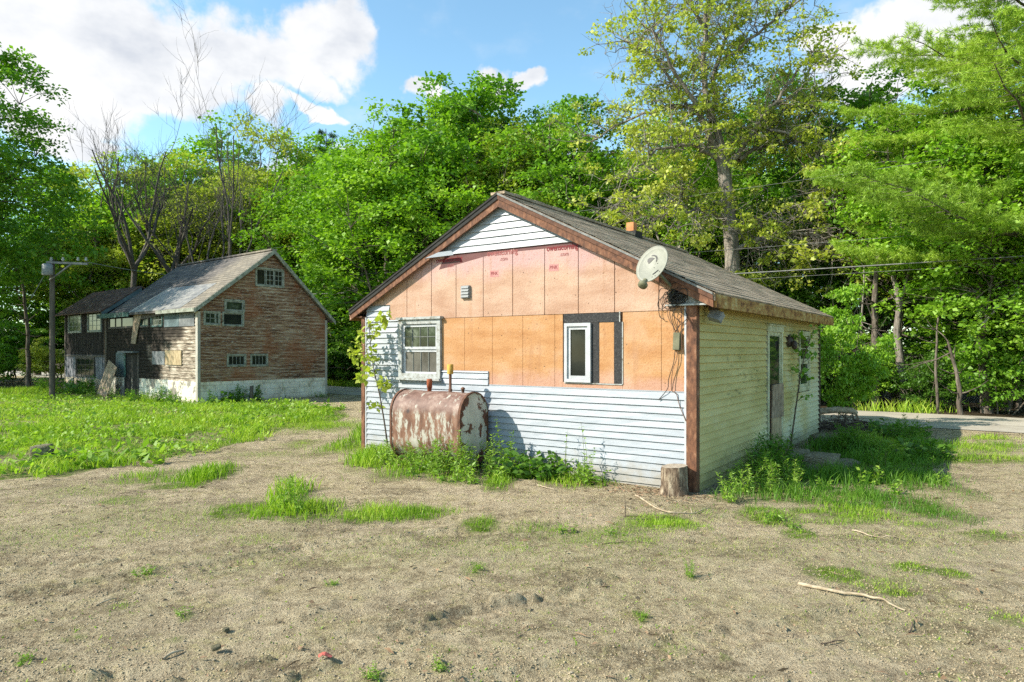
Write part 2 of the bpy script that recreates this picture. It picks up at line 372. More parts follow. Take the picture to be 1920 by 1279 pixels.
lo = g.ramp(n, [(0.36, (0.04, 0.042, 0.048)), (0.5, (0.15, 0.155, 0.175)), (0.68, (0.36, 0.36, 0.38))])
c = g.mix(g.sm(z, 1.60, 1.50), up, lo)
c = g.mix(g.ma('MULTIPLY', g.sm(x, -7.95, -7.7), g.sm(n, 0.4, 0.6)), c, (0.17, 0.085, 0.035))
MT['boards_dark'] = g.end(c, 0.9, g.bump(n, 0.6, 0.02), 0.15)
g = G('block_white'); x, y, z = g.xyz()
br = g.n('TexBrick', {'Vector': g.n('CombineXYZ', {0: g.ma('ADD', x, y), 1: z}).outputs[0], 'Scale': 1.0, 'Mortar Size': 0.008, 'Brick Width': 0.40, 'Row Height': 0.20,
                      'Color1': (1, 1, 1, 1), 'Color2': (0.93, 0.93, 0.92, 1), 'Mortar': (0.62, 0.60, 0.55, 1)}).outputs['Color']
c = g.ramp(g.noise(2.5, (1, 1, 1), 6, 0.65), [(0.34, (0.42, 0.37, 0.28)), (0.46, (0.68, 0.64, 0.53)), (0.62, (0.80, 0.77, 0.67))])
c = g.mix(1.0, c, br, 'MULTIPLY')
c = g.mix(g.ma('MULTIPLY', g.sm(g.ma('ADD', z, g.ma('MULTIPLY', g.noise(7), 0.25)), 0.30, 0.08), 0.7), c, (0.20, 0.155, 0.09))
c = g.mix(g.ma('MULTIPLY', g.ma('MULTIPLY', g.sm(g.noise(1.6, (1, 1, 1.2), 5, 0.7), 0.50, 0.56), g.sm(y, 0.06, 0.0)), 0.8), c, (0.14, 0.125, 0.11))
MT['block_white'] = g.end(c, 0.9, g.bump(g.noise(20), 0.4, 0.01), 0.15)
simple('concrete_tan', [(0.35, (0.28, 0.23, 0.16)), (0.6, (0.44, 0.38, 0.29))], 3, rough=0.9, grime=0.4)
simple('trim_green_grey', [(0.33, (0.12, 0.12, 0.09)), (0.5, (0.24, 0.255, 0.205)), (0.66, (0.33, 0.35, 0.29))], 8, (1, 1, 1), rough=0.8)
simple('trim_teal', [(0.34, (0.03, 0.045, 0.042)), (0.55, (0.05, 0.12, 0.105)), (0.7, (0.10, 0.18, 0.16))], 5, rough=0.7)
simple('panel_teal', [(0.34, (0.05, 0.075, 0.08)), (0.55, (0.085, 0.125, 0.135)), (0.7, (0.15, 0.195, 0.20))], 3, rough=0.7)
simple('panel_grey', [(0.34, (0.085, 0.095, 0.10)), (0.55, (0.15, 0.16, 0.165)), (0.7, (0.235, 0.25, 0.25))], 3, rough=0.7)
simple('sash_pale', [(0.34, (0.13, 0.14, 0.115)), (0.5, (0.235, 0.255, 0.22)), (0.66, (0.31, 0.33, 0.30))], 12, rough=0.7)
simple('muntin_grey', [(0.3, (0.10, 0.11, 0.10)), (0.7, (0.17, 0.18, 0.165))], 12)
simple('sash_dark', [(0.34, (0.04, 0.035, 0.03)), (0.6, (0.11, 0.095, 0.08))], 12, rough=0.8)
simple('void_dark', [(0.3, (0.006, 0.006, 0.006)), (0.7, (0.014, 0.013, 0.012))], 3)
# oil tank
g = G('tank_shell'); x, y, z = g.xyz()
n = g.noise(6.0, (1.5, 1, 0.55), 7, 0.72); low = g.sm(z, 0.93, 0.80)
rust = g.ramp(g.noise(9, (1.4, 1, 0.4), 6), [(0.3, (0.07, 0.032, 0.02)), (0.5, (0.155, 0.075, 0.046)), (0.7, (0.25, 0.145, 0.10))])
top = g.ramp(g.noise(6, (1, 1.5, 1), 6, 0.65), [(0.3, (0.085, 0.042, 0.032)), (0.5, (0.165, 0.094, 0.072)), (0.70, (0.30, 0.215, 0.175))])
paint = g.ramp(g.noise(11), [(0.3, (0.28, 0.255, 0.205)), (0.7, (0.40, 0.385, 0.335))])
body = g.mix(g.sm(g.ma('ADD', n, g.ma('MULTIPLY', g.ma('SUBTRACT', g.noise(30, (1.5, 1, 0.6), 3, 0.7), 0.5), 0.22)), 0.48, 0.57), rust, paint)
c = g.mix(low, top, body)
c = g.mix(g.sm(g.ma('ADD', n, g.ma('MULTIPLY', low, -0.25)), 0.585, 0.61), c, paint)
c = g.mix(g.ma('MULTIPLY', g.sm(g.noise(2.2, (1, 1, 1), 3), 0.62, 0.68), 0.9), c, (0.035, 0.025, 0.025))
MT['tank_shell'] = g.end(c, 0.62, g.bump(n, 0.35, 0.008), 0.35)
g = G('tank_end'); x, y, z = g.xyz()
n = g.noise(5.2, (1, 1, 1), 6, 0.62)
d2 = g.n('VectorMath', {0: g.vm('MULTIPLY', g.vm('SUBTRACT', g.co, (0, 0, 0.62)), (0, 1/0.33, 1/0.52))}, operation='LENGTH').outputs['Value']
rust = g.ramp(g.noise(16), [(0.3, (0.055, 0.022, 0.013)), (0.7, (0.15, 0.060, 0.03))])
paint = g.ramp(g.noise(7, (1, 1, 0.4)), [(0.3, (0.36, 0.35, 0.29)), (0.7, (0.52, 0.51, 0.44))])
k = g.sm(g.ma('ADD', n, g.ma('MULTIPLY', g.ma('POWER', d2, 3.0), 0.11)), 0.598, 0.622)
MT['tank_end'] = g.end(g.mix(k, paint, rust), 0.6, g.bump(k, -0.4, 0.004), 0.35)
simple('rust_red', [(0.3, (0.16, 0.04, 0.018)), (0.7, (0.36, 0.10, 0.04))], 14)
simple('rust_brown', [(0.3, (0.06, 0.028, 0.018)), (0.7, (0.16, 0.075, 0.045))], 14)
simple('cap_yellow', [(0.3, (0.30, 0.17, 0.03)), (0.7, (0.55, 0.34, 0.07))], 14)
simple('dish_grey', [(0.35, (0.20, 0.20, 0.165)), (0.65, (0.25, 0.25, 0.205))], 7, rough=0.5)
simple('dish_olive', [(0.35, (0.10, 0.10, 0.06)), (0.65, (0.17, 0.165, 0.10))], 7, rough=0.6)
simple('logo_black', [(0.3, (0.015, 0.015, 0.015)), (0.7, (0.03, 0.03, 0.03))], 7, rough=0.5)
simple('cable_black', [(0.3, (0.012, 0.011, 0.010)), (0.7, (0.04, 0.035, 0.03))], 20, rough=0.5)
simple('cable_brown', [(0.3, (0.10, 0.05, 0.03)), (0.7, (0.18, 0.10, 0.06))], 20, rough=0.6)
simple('box_grey', [(0.35, (0.15, 0.16, 0.165)), (0.65, (0.23, 0.24, 0.245))], 12, rough=0.55)
simple('lamp_dark', [(0.3, (0.03, 0.02, 0.016)), (0.7, (0.08, 0.055, 0.04))], 12, rough=0.5)
simple('wire_grey', [(0.3, (0.10, 0.10, 0.095)), (0.7, (0.22, 0.22, 0.21))], 12, rough=0.6)
simple('pole_wood', [(0.3, (0.045, 0.035, 0.026)), (0.7, (0.13, 0.11, 0.085))], 3, (4, 4, 0.5))
simple('wood_silver', [(0.3, (0.26, 0.24, 0.20)), (0.7, (0.46, 0.44, 0.39))], 4, (3, 3, 0.7))
# bark, sticks, stones
g = G('bark'); n = g.noise(5, (2.2, 2.2, 0.5), 6, 0.65)
c = g.ramp(n, [(0.3, (0.045, 0.036, 0.028)), (0.5, (0.115, 0.095, 0.075)), (0.68, (0.22, 0.19, 0.155))])
MT['bark'] = g.end(c, 0.95, g.bump(n, 0.9, 0.04), 0.1)
g = G('bark_dark'); n = g.noise(5, (2.2, 2.2, 0.5), 6, 0.65)
MT['bark_dark'] = g.end(g.ramp(n, [(0.3, (0.045, 0.040, 0.036)), (0.6, (0.125, 0.112, 0.098))]), 0.95, g.bump(n, 0.9, 0.04), 0.1)
g = G('bark_pale'); n = g.noise(4, (2, 2, 0.6), 6, 0.65)
MT['bark_pale'] = g.end(g.ramp(n, [(0.3, (0.15, 0.125, 0.10)), (0.5, (0.29, 0.25, 0.205)), (0.68, (0.44, 0.39, 0.33))]), 0.95, g.bump(n, 0.8, 0.03), 0.1)
g = G('bark_grey'); n = g.noise(5, (2.2, 2.2, 0.5), 6, 0.65)
c = g.ramp(n, [(0.3, (0.10, 0.085, 0.07)), (0.5, (0.20, 0.175, 0.15)), (0.68, (0.33, 0.30, 0.26))])
MT['bark_grey'] = g.end(c, 0.95, g.bump(n, 0.9, 0.04), 0.1)
simple('stem_green', [(0.3, (0.08, 0.10, 0.03)), (0.7, (0.15, 0.15, 0.06))], 12)
simple('stick_tan', [(0.3, (0.20, 0.145, 0.09)), (0.5, (0.34, 0.27, 0.18)), (0.7, (0.46, 0.39, 0.28))], 14, rough=0.9)
simple('stick_dark', [(0.3, (0.05, 0.036, 0.025)), (0.7, (0.17, 0.125, 0.09))], 14, rough=0.9)
g = G('stump_bark'); n = g.noise(9, (1.6, 1.6, 0.45), 6, 0.7)
c = g.ramp(n, [(0.32, (0.025, 0.018, 0.013)), (0.48, (0.14, 0.10, 0.07)), (0.6, (0.30, 0.24, 0.17)), (0.72, (0.48, 0.41, 0.31))])
MT['stump_bark'] = g.end(c, 0.95, g.bump(n, 1.0, 0.03), 0.1)
simple('stump_top', [(0.3, (0.24, 0.19, 0.14)), (0.7, (0.42, 0.36, 0.28))], 14, rough=0.9, bst=0.6)
g = G('stone'); n = g.noise(5, (1, 1, 1.4), 6, 0.65)
c = g.ramp(n, [(0.3, (0.10, 0.085, 0.05)), (0.5, (0.20, 0.178, 0.115)), (0.7, (0.33, 0.305, 0.225))])
c = g.mix(g.ma('MULTIPLY', g.sm(g.noise(3), 0.5, 0.65), 0.5), c, (0.14, 0.15, 0.05))
MT['stone'] = g.end(c, 0.95, g.bump(g.noise(14, (1, 1, 1), 6), 0.8, 0.03), 0.15)
simple('leaf_dead', [(0.3, (0.12, 0.07, 0.04)), (0.7, (0.30, 0.20, 0.12))], 18)
simple('rag_red', [(0.3, (0.40, 0.07, 0.05)), (0.7, (0.60, 0.18, 0.14))], 18)
simple('pebble', [(0.3, (0.18, 0.15, 0.105)), (0.55, (0.29, 0.25, 0.185)), (0.75, (0.42, 0.375, 0.30))], 2.2, rough=0.95, bscale=60)
simple('clod', [(0.3, (0.22, 0.17, 0.105)), (0.7, (0.42, 0.345, 0.225))], 3, rough=1.0, bscale=60)

def leafmat(name, c0, c1, c2, trans=0.45, gloss=0.025):
    g = G(name)
    r = g.n('Attribute', attribute_name='rnd').outputs['Fac']
    oi = g.n('ObjectInfo').outputs['Random']
    c = g.ramp(g.ma('ADD', g.ma('MULTIPLY', r, 0.70), g.ma('MULTIPLY', oi, 0.30)), [(0.08, c0), (0.5, c1), (0.92, c2)])
    d = g.n('BsdfDiffuse', {'Color': c}); t = g.n('BsdfTranslucent', {'Color': g.mix(1.0, c, (1.05, 1.15, 0.55), 'MULTIPLY')})
    m = g.n('MixShader', {0: trans, 1: d.outputs[0], 2: t.outputs[0]})
    gl = g.n('BsdfGlossy', {'Color': (1, 1, 1, 1), 'Roughness': 0.55})
    m2 = g.n('MixShader', {0: gloss, 1: m.outputs[0], 2: gl.outputs[0]})
    o = g.n('OutputMaterial'); g.nt.links.new(m2.outputs[0], o.inputs[0])
    MT[name] = g.m
leafmat('leaf_maple', (0.076, 0.192, 0.012), (0.153, 0.324, 0.019), (0.254, 0.420, 0.036))
leafmat('leaf_bright', (0.114, 0.264, 0.014), (0.223, 0.408, 0.024), (0.343, 0.516, 0.048))
leafmat('leaf_yellow', (0.229, 0.312, 0.036), (0.369, 0.432, 0.054), (0.509, 0.528, 0.090))
leafmat('leaf_pale', (0.305, 0.360, 0.054), (0.471, 0.516, 0.084), (0.600, 0.620, 0.132))
leafmat('leaf_olive', (0.140, 0.222, 0.019), (0.242, 0.324, 0.031), (0.356, 0.420, 0.054))
leafmat('leaf_dark', (0.051, 0.138, 0.012), (0.102, 0.228, 0.019), (0.172, 0.312, 0.031))
leafmat('needle', (0.140, 0.258, 0.022), (0.280, 0.432, 0.036), (0.458, 0.588, 0.066), 0.35)
leafmat('needle_dark', (0.025, 0.060, 0.018), (0.045, 0.095, 0.028), (0.07, 0.13, 0.04), 0.25)
leafmat('weed_leaf', (0.114, 0.240, 0.017), (0.216, 0.372, 0.031), (0.343, 0.492, 0.066))
leafmat('grass_blade', (0.100, 0.220, 0.010), (0.265, 0.425, 0.024), (0.500, 0.580, 0.095), 0.4, 0.015)
leafmat('grass_dark', (0.055, 0.150, 0.012), (0.095, 0.22, 0.016), (0.16, 0.29, 0.03), 0.4, 0.015)  # darker blade green, paints shade into the patch right of the house

# ------------------------------------------------------------------ ground: dirt yard, lawn soil, forest litter
LAWN = [gp(*p) for p in [(-60, 905), (60, 896), (130, 893), (215, 868), (300, 862), (350, 850), (400, 842), (450, 828), (505, 815), (540, 803), (600, 795), (655, 782), (640, 768), (560, 757), (420, 752), (250, 748)]]+[(-20, 26.5), (-30, 22)]
def inpoly(x, y, poly):
    ins = np.zeros(x.shape, bool); n = len(poly)
    for i in range(n):
        x1, y1 = poly[i]; x2, y2 = poly[(i+1) % n]
        c = ((y1 > y) != (y2 > y)) & (x < (x2-x1)*(y-y1)/(y2-y1+1e-12)+x1); ins ^= c
    return ins
# patches of short growth seen in the dirt: (px, py, rx, ry) in the photograph, height, blades per m2, colour
PATCH = [(470, 958, 88, 17, .10, 900, 0), (560, 960, 90, 24, .16, 1100, 0), (545, 930, 40, 22, .26, 500, 0), (700, 966, 85, 17, .13, 1300, 0), (790, 962, 70, 14, .11, 1200, 0), (900, 984, 42, 15, .07, 1700, 0),
         (385, 892, 50, 20, .20, 900, 0), (270, 895, 75, 15, .12, 600, 0), (330, 912, 60, 10, .06, 900, 0), (230, 940, 60, 12, .05, 500, 2), (130, 925, 90, 16, .05, 260, 2),
         (1245, 981, 78, 17, .07, 2400, 0), (1185, 990, 50, 14, .05, 600, 2), (1150, 1010, 130, 22, .05, 320, 2), (1060, 1000, 80, 22, .06, 300, 2), (1000, 990, 60, 14, .07, 300, 2),
         (1450, 970, 60, 22, .09, 1000, 0), (1500, 1000, 40, 12, .06, 900, 0), (1560, 962, 120, 14, .10, 800, 0), (1650, 972, 90, 9, .08, 500, 2),
         (1565, 1078, 58, 18, .05, 1500, 0), (1640, 1095, 80, 16, .04, 500, 2), (1710, 1066, 40, 14, .05, 1300, 0), (1790, 1078, 35, 14, .05, 1300, 0), (1690, 1112, 40, 9, .05, 1300, 0), (1620, 1075, 150, 40, .03, 200, 2),
         (1900, 1160, 45, 20, .05, 600, 2), (1860, 1003, 60, 12, .07, 700, 0), (1200, 1147, 16, 12, .05, 900, 0), (1265, 1210, 40, 14, .03, 250, 2), (1295, 1078, 10, 9, .06, 600, 0), (1360, 1233, 14, 6, .03, 700, 0),
         (330, 1195, 24, 10, .03, 400, 2), (225, 1135, 20, 8, .04, 500, 2), (140, 1195, 22, 9, .03, 500, 2), (350, 1155, 12, 9, .05, 600, 0), (40, 1238, 12, 8, .04, 700, 0), (705, 1265, 20, 12, .05, 600, 0), (830, 1250, 12, 9, .05, 600, 0), (120, 1248, 20, 8, .04, 300, 2),
         (620, 1090, 14, 6, .05, 600, 0), (890, 1060, 30, 14, .04, 400, 2), (490, 1012, 60, 14, .05, 250, 2), (270, 1075, 50, 16, .04, 260, 2), (100, 1010, 140, 34, .04, 150, 2), (470, 1050, 120, 24, .035, 170, 2), (700, 1040, 160, 28, .03, 120, 2), (980, 1030, 90, 20, .05, 200, 2),
         (710, 858, 52, 34, .24, 900, 0), (690, 822, 40, 22, .30, 800, 0), (640, 840, 60, 16, .14, 420, 0), (740, 890, 60, 14, .16, 620, 0), (850, 900, 60, 14, .14, 600, 0), (935, 908, 38, 17, .13, 1100, 0), (1080, 905, 75, 14, .14, 1000, 0), (1010, 890, 80, 12, .12, 420, 0), (1140, 898, 50, 10, .15, 700, 0),
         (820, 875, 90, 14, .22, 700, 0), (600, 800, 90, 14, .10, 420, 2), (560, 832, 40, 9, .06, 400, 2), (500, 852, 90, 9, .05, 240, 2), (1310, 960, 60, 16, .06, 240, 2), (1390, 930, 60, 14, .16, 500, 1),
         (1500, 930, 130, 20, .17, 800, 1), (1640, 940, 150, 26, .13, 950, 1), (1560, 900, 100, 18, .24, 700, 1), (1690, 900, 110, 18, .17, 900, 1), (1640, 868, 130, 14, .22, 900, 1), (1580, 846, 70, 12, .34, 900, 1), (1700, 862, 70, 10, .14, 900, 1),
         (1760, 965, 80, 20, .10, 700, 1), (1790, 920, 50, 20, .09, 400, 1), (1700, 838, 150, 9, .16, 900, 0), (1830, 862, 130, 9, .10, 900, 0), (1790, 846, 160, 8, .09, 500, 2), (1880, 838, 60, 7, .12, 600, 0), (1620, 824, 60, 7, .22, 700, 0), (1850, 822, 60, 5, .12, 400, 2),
         (1590, 980, 90, 9, .07, 500, 2), (1730, 985, 80, 8, .06, 500, 2), (1100, 1040, 260, 40, .035, 130, 2), (1400, 1030, 260, 34, .035, 150, 2), (1700, 1020, 220, 40, .04, 170, 2), (1650, 1150, 260, 60, .03, 110, 2), (850, 1020, 220, 30, .04, 170, 2), (300, 985, 260, 40, .045, 170, 2), (1250, 1100, 240, 40, .03, 80, 2), (40, 735, 160, 4, .25, 260, 0), (560, 760, 90, 4, .10, 160, 0)]
def ell(p):
    px, py, rx, ry = p[:4]
    x0, y0 = gp(px, py); ya = gp(px, py-ry)[1]; yb = gp(px, py+ry)[1]
    return x0, (ya+yb)/2, rx/F_*y0, (ya-yb)/2
ELL = [ell(p)+p[4:] for p in PATCH]
# tyre ruts and ridges pressed in the dirt
RUT = [[gp(925, 1122), gp(1000, 1112), gp(1060, 1098)], [gp(1065, 1092), gp(1120, 1086)], [gp(800, 1150), gp(880, 1128)], [gp(900, 1129), gp(985, 1112)], [gp(420, 1238), gp(500, 1222)], [gp(470, 1278), gp(540, 1262), gp(620, 1236)],
       [gp(90, 1270), gp(190, 1258)], [gp(960, 1140), gp(1045, 1120)], [gp(1090, 1085), gp(1150, 1078)], [gp(760, 1175), gp(840, 1152)], [gp(230, 1290), gp(330, 1262)], [gp(150, 1060), gp(215, 1050)], [gp(250, 1118), gp(330, 1110)]]
TRACK = [[gp(60, 1300), gp(420, 1246), gp(760, 1180), gp(1010, 1118), (2.0, 5.9), (4.2, 6.35), (7.5, 6.6)], [gp(-60, 1140), gp(240, 1085), gp(560, 1030), gp(840, 1000), gp(1150, 985), (5.0, 7.9)], [gp(900, 1290), gp(1250, 1215), gp(1560, 1160), gp(1960, 1110)]]
def segd(x, y, a, b):
    ax, ay = a; bx, by = b; L2 = (bx-ax)**2+(by-ay)**2
    t = np.clip(((x-ax)*(bx-ax)+(y-ay)*(by-ay))/L2, 0, 1)
    return np.hypot(x-ax-t*(bx-ax), y-ay-t*(by-ay)), t
def roadmask(x, y):
    a, b = to_ab(x, y); return sstep(b, 17.2, 18.2)*(1-sstep(b, 22.0, 23.0))
def housemask(x, y):
    lx = (x-HX)*E1[0]+(y-HYY)*E1[1]; ly = (x-HX)*EB[0]+(y-HYY)*EB[1]
    dx = np.maximum(np.maximum(lx-0.1, -6.1-lx), 0); dy = np.maximum(np.maximum(ly-7.7, -ly-0.1), 0)
    return 1-sstep(np.hypot(dx, dy), 0.0, 0.8)
def gz(x, y):
    x = np.asarray(x, float); y = np.asarray(y, float)
    near = 1-sstep(np.hypot(x, y), 14, 30)
    z = 0.10*(fbm(x/5.0+9, y/5.0, 1, 3)-0.5)+near*(0.055*(fbm(x/0.8, y/0.8, 2, 3)-0.5)+0.026*(fbm(x/0.22, y/0.22, 3, 3)-0.5)+0.040*(fbm(x/0.065, y/0.065, 6, 2)-0.5)*(0.15+0.55*sstep(fbm(x/0.8+5, y/0.8, 9, 3), 0.40, 0.65)))
    for r in RUT:
        for a, b in zip(r[:-1], r[1:]):
            dd, t = segd(x, y, a, b); lug = 0.6+0.8*vnoise(x/0.05, y/0.05, 7)
            z = z+0.026*np.exp(-(dd/0.030)**2)*lug-0.014*np.exp(-((dd-0.07)/0.04)**2)
    for tr in TRACK:
        s0 = 0.0; best = np.full(x.shape, 9.0); al = np.zeros(x.shape)
        for a, b in zip(tr[:-1], tr[1:]):
            dd, t = segd(x, y, a, b); L = math.hypot(b[0]-a[0], b[1]-a[1]); m = dd < best
            al = np.where(m, s0+t*L, al); best = np.minimum(best, dd); s0 += L
        wt = sstep(fbm(x/0.9+3, y/0.9, 23, 2), 0.30, 0.55); band = (1-sstep(best, 0.10, 0.15))*wt
        z = z-0.016*band+0.007*band*np.sin(al*2*np.pi/0.105+best*14)+0.016*np.exp(-((best-0.165)/0.035)**2)*wt*(0.5+vnoise(x/0.06, y/0.06, 29))
    k = np.maximum(roadmask(x, y), 0.85*housemask(x, y))
    z = z*(1-k)
    far = np.hypot(x, y); return np.where(far > 90, 0, z)
def axis(lo, hi, c0, c1, fine, grow):
    a = list(np.arange(c0, c1, fine)); s = fine
    while a[-1] < hi: s *= grow; a.append(a[-1]+s)
    s = fine
    while a[0] > lo: s *= grow; a.insert(0, a[0]-s)
    return np.array(a)
gx = axis(-500, 500, -4.4, 5.0, 0.025, 1.03); gy = axis(-30, 700, 3.3, 8.2, 0.025, 1.026)
XX, YY = np.meshgrid(gx, gy); ZZ = gz(XX, YY)
gr = np.zeros(XX.shape)
for (x0, y0, rx, ry, h, dn, kd) in ELL:
    q = np.hypot((XX-x0)/rx, (YY-y0)/ry)+0.7*(fbm(XX/0.35, YY/0.35, 5, 3)-0.5)
    gr = np.maximum(gr, (1-sstep(q, 0.55, 1.15))*min(1, dn/900.0))
lw = inpoly(XX, YY, LAWN)*1.0
gr = np.maximum(gr, lw*(0.55+0.45*sstep(fbm(XX/1.3, YY/1.3, 8, 3), 0.35, 0.55)))
aa, bb = to_ab(XX, YY)
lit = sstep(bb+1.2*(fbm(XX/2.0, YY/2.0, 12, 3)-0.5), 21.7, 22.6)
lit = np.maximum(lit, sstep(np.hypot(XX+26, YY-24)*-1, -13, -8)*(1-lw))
rows, cols_ = XX.shape
idx = np.arange(rows*cols_).reshape(rows, cols_)
GF = np.stack([idx[:-1, :-1], idx[:-1, 1:], idx[1:, 1:], idx[1:, :-1]], -1).reshape(-1, 4)
g = G('dirt'); co = g.n('NewGeometry').outputs['Position']; g._co = co
n1 = g.noise(0.8, det=5); n2 = g.noise(7, det=6, ro=0.7); n3 = g.noise(26, det=6, ro=0.78); n4 = g.noise(78, det=3, ro=0.75)
c = g.ramp(g.ma('ADD', g.ma('MULTIPLY', n2, 0.55), g.ma('MULTIPLY', n3, 0.45)), [(0.35, (0.17, 0.13, 0.080)), (0.43, (0.35, 0.278, 0.172)), (0.50, (0.54, 0.442, 0.280)), (0.59, (0.70, 0.585, 0.385))])
c = g.mix(g.ma('MULTIPLY', g.sm(n1, 0.45, 0.65), 0.40), c, (0.66, 0.54, 0.38))
dk = g.ma('MULTIPLY', g.sm(g.noise(0.9, (1, 1.6, 1), 7, 0.7), 0.49, 0.62), g.sm(n3, 0.66, 0.46))
c = g.mix(g.ma('MULTIPLY', dk, 0.58), c, (0.15, 0.112, 0.070))
c = g.mix(g.ma('MULTIPLY', g.sm(n4, 0.55, 0.64), 0.85), c, (0.11, 0.080, 0.045))
c = g.mix(g.ma('MULTIPLY', g.sm(n4, 0.42, 0.34), 0.6), c, (0.78, 0.67, 0.46))
yel = g.ma('MULTIPLY', g.ma('MULTIPLY', g.sm(g.noise(3.0, det=6, ro=0.75), 0.48, 0.62), g.sm(n3, 0.42, 0.58)), 0.34)
c = g.mix(yel, c, (0.40, 0.39, 0.10))
ga = g.n('Attribute', attribute_name='green').outputs['Fac']; la = g.n('Attribute', attribute_name='litter').outputs['Fac']
gm = g.ma('MULTIPLY', ga, g.sm(g.ma('ADD', n2, g.ma('MULTIPLY', n3, 0.4)), 0.50, 0.78))
c = g.mix(gm, c, g.ramp(n3, [(0.3, (0.08, 0.13, 0.02)), (0.7, (0.18, 0.26, 0.035))]))
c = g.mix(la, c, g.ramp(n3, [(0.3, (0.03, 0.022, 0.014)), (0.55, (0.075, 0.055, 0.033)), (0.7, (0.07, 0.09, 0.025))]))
b = g.bump(g.ma('ADD', g.ma('MULTIPLY', n3, 1.0), g.ma('ADD', n2, g.ma('MULTIPLY', n4, 0.6))), 1.0, 0.085)
MT['dirt'] = g.end(c, 1.0, b, 0.08)
ground = link('ground', npmesh('ground', np.stack([XX, YY, ZZ], -1).reshape(-1, 3), [GF], MT['dirt'], smooth=True,
              attr=[('green', 'POINT', gr.ravel()), ('litter', 'POINT', lit.ravel())]))
tag(ground, 'sandy brown dirt yard with sparse green growth', kind='structure')
# road behind the buildings
g = G('road_gravel'); g._co = g.n('NewGeometry').outputs['Position']
a_, b_ = None, None
xs = g.xyz(); bco = g.ma('ADD', g.ma('MULTIPLY', xs[0], float(EB[0])), g.ma('MULTIPLY', xs[1], float(EB[1])))
c = g.ramp(g.noise(1.2, det=6, ro=0.65), [(0.3, (0.33, 0.29, 0.235)), (0.7, (0.46, 0.415, 0.35))])
c = g.mix(g.ma('MULTIPLY', g.sm(g.noise(30, det=3), 0.55, 0.7), 0.4), c, (0.20, 0.17, 0.13))
tr = g.ma('MULTIPLY', g.sm(g.ma('ABSOLUTE', g.ma('SUBTRACT', bco, 19.6)), 0.14, 0.02), g.sm(g.noise(0.8), 0.35, 0.55))
c = g.mix(g.ma('MULTIPLY', tr, 0.6), c, (0.13, 0.11, 0.085))
MT['road_gravel'] = g.end(c, 0.95, g.bump(g.noise(40), 0.5, 0.01), 0.15)
ra = np.linspace(-90, 60, 76); V = []; 
for i, a in enumerate(ra):
    for b in (18.1+0.25*(vnoise(np.array([a*0.7]), np.array([0.5]), 4)[0]-0.5), 19.2, 20.6, 21.9+0.4*(vnoise(np.array([a*0.9]), np.array([7.5]), 4)[0]-0.5)):
        x, y = ab(a, b); V.append((x, y, 0.012))
F = [(i*4+j, (i+1)*4+j, (i+1)*4+j+1, i*4+j+1) for i in range(len(ra)-1) for j in range(3)]
tag(link('road', npmesh('road', np.array(V), [np.array(F)], MT['road_gravel'])), 'pale gravel road running behind both buildings', kind='structure')

# ------------------------------------------------------------------ grass, pebbles, clods: stuff nobody could count
def blades(name, P, H, W, lean, mat, label, rng, seg=2):
    """P (n,2) roots; H heights"""
    n = len(P); z = gz(P[:, 0], P[:, 1])-0.01
    an = rng.uniform(0, 2*np.pi, n); la = rng.uniform(0, 2*np.pi, n); lm = H*lean*rng.uniform(0.2, 1.0, n)
    dx, dy = np.cos(an)*W/2, np.sin(an)*W/2; lx, ly = np.cos(la)*lm, np.sin(la)*lm
    B = np.stack([P[:, 0], P[:, 1], z], -1); D = np.stack([dx, dy, 0*dx], -1)
    Md = B+np.stack([lx*0.35, ly*0.35, H*0.55], -1); T = B+np.stack([lx, ly, H*0.97], -1)
    V = np.stack([B-D, B+D, Md+D*0.75, Md-D*0.75, T], 1).reshape(-1, 3)
    k = np.arange(n)[:, None]*5
    Q = k+np.array([[0, 1, 2, 3]]); Tr = k+np.array([[3, 2, 4]])
    r = np.clip(rng.normal(0.47, 0.22, n)+1.1*(fbm(P[:, 0]/0.5, P[:, 1]/0.5, 31, 3)-0.5), 0, 1)
    o = link(name, npmesh(name, V, [Q, Tr], MT[mat], attr=[('rnd', 'FACE', np.concatenate([r, r]))]))
    return tag(o, label, kind='stuff')
rng = np.random.default_rng(11)
pts = {0: [], 1: [], 2: []}; hts = {0: [], 1: [], 2: []}
for (x0, y0, rx, ry, h, dn, kd) in ELL:
    n = int(math.pi*rx*ry*dn*(3.4 if kd == 2 else 1.5)*(1.6 if y0 < 7.5 else 1.0))
    q = rng.uniform(-1.25, 1.25, (int(n*1.6), 2)); p = q*[rx, ry]+[x0, y0]
    rr = np.hypot(q[:, 0], q[:, 1])+1.1*(fbm(p[:, 0]/0.30, p[:, 1]/0.30, 5, 3)-0.5)
    keep = rng.random(len(p)) < (1-sstep(rr, 0.15, 1.30))**1.2; p = p[keep]
    hm = 1-housemask(p[:, 0], p[:, 1]); 
    pts[kd].append(p); hts[kd].append(h*(0.35+0.8*rng.random(len(p)))*(1.15-0.5*np.clip(rr[keep], 0, 1)))
def inhouse(p):
    lx = (p[:, 0]-HX)*E1[0]+(p[:, 1]-HYY)*E1[1]; ly = (p[:, 0]-HX)*EB[0]+(p[:, 1]-HYY)*EB[1]
    return (lx > -6.05) & (lx < 0.08) & (ly > -0.07) & (ly < 7.65)
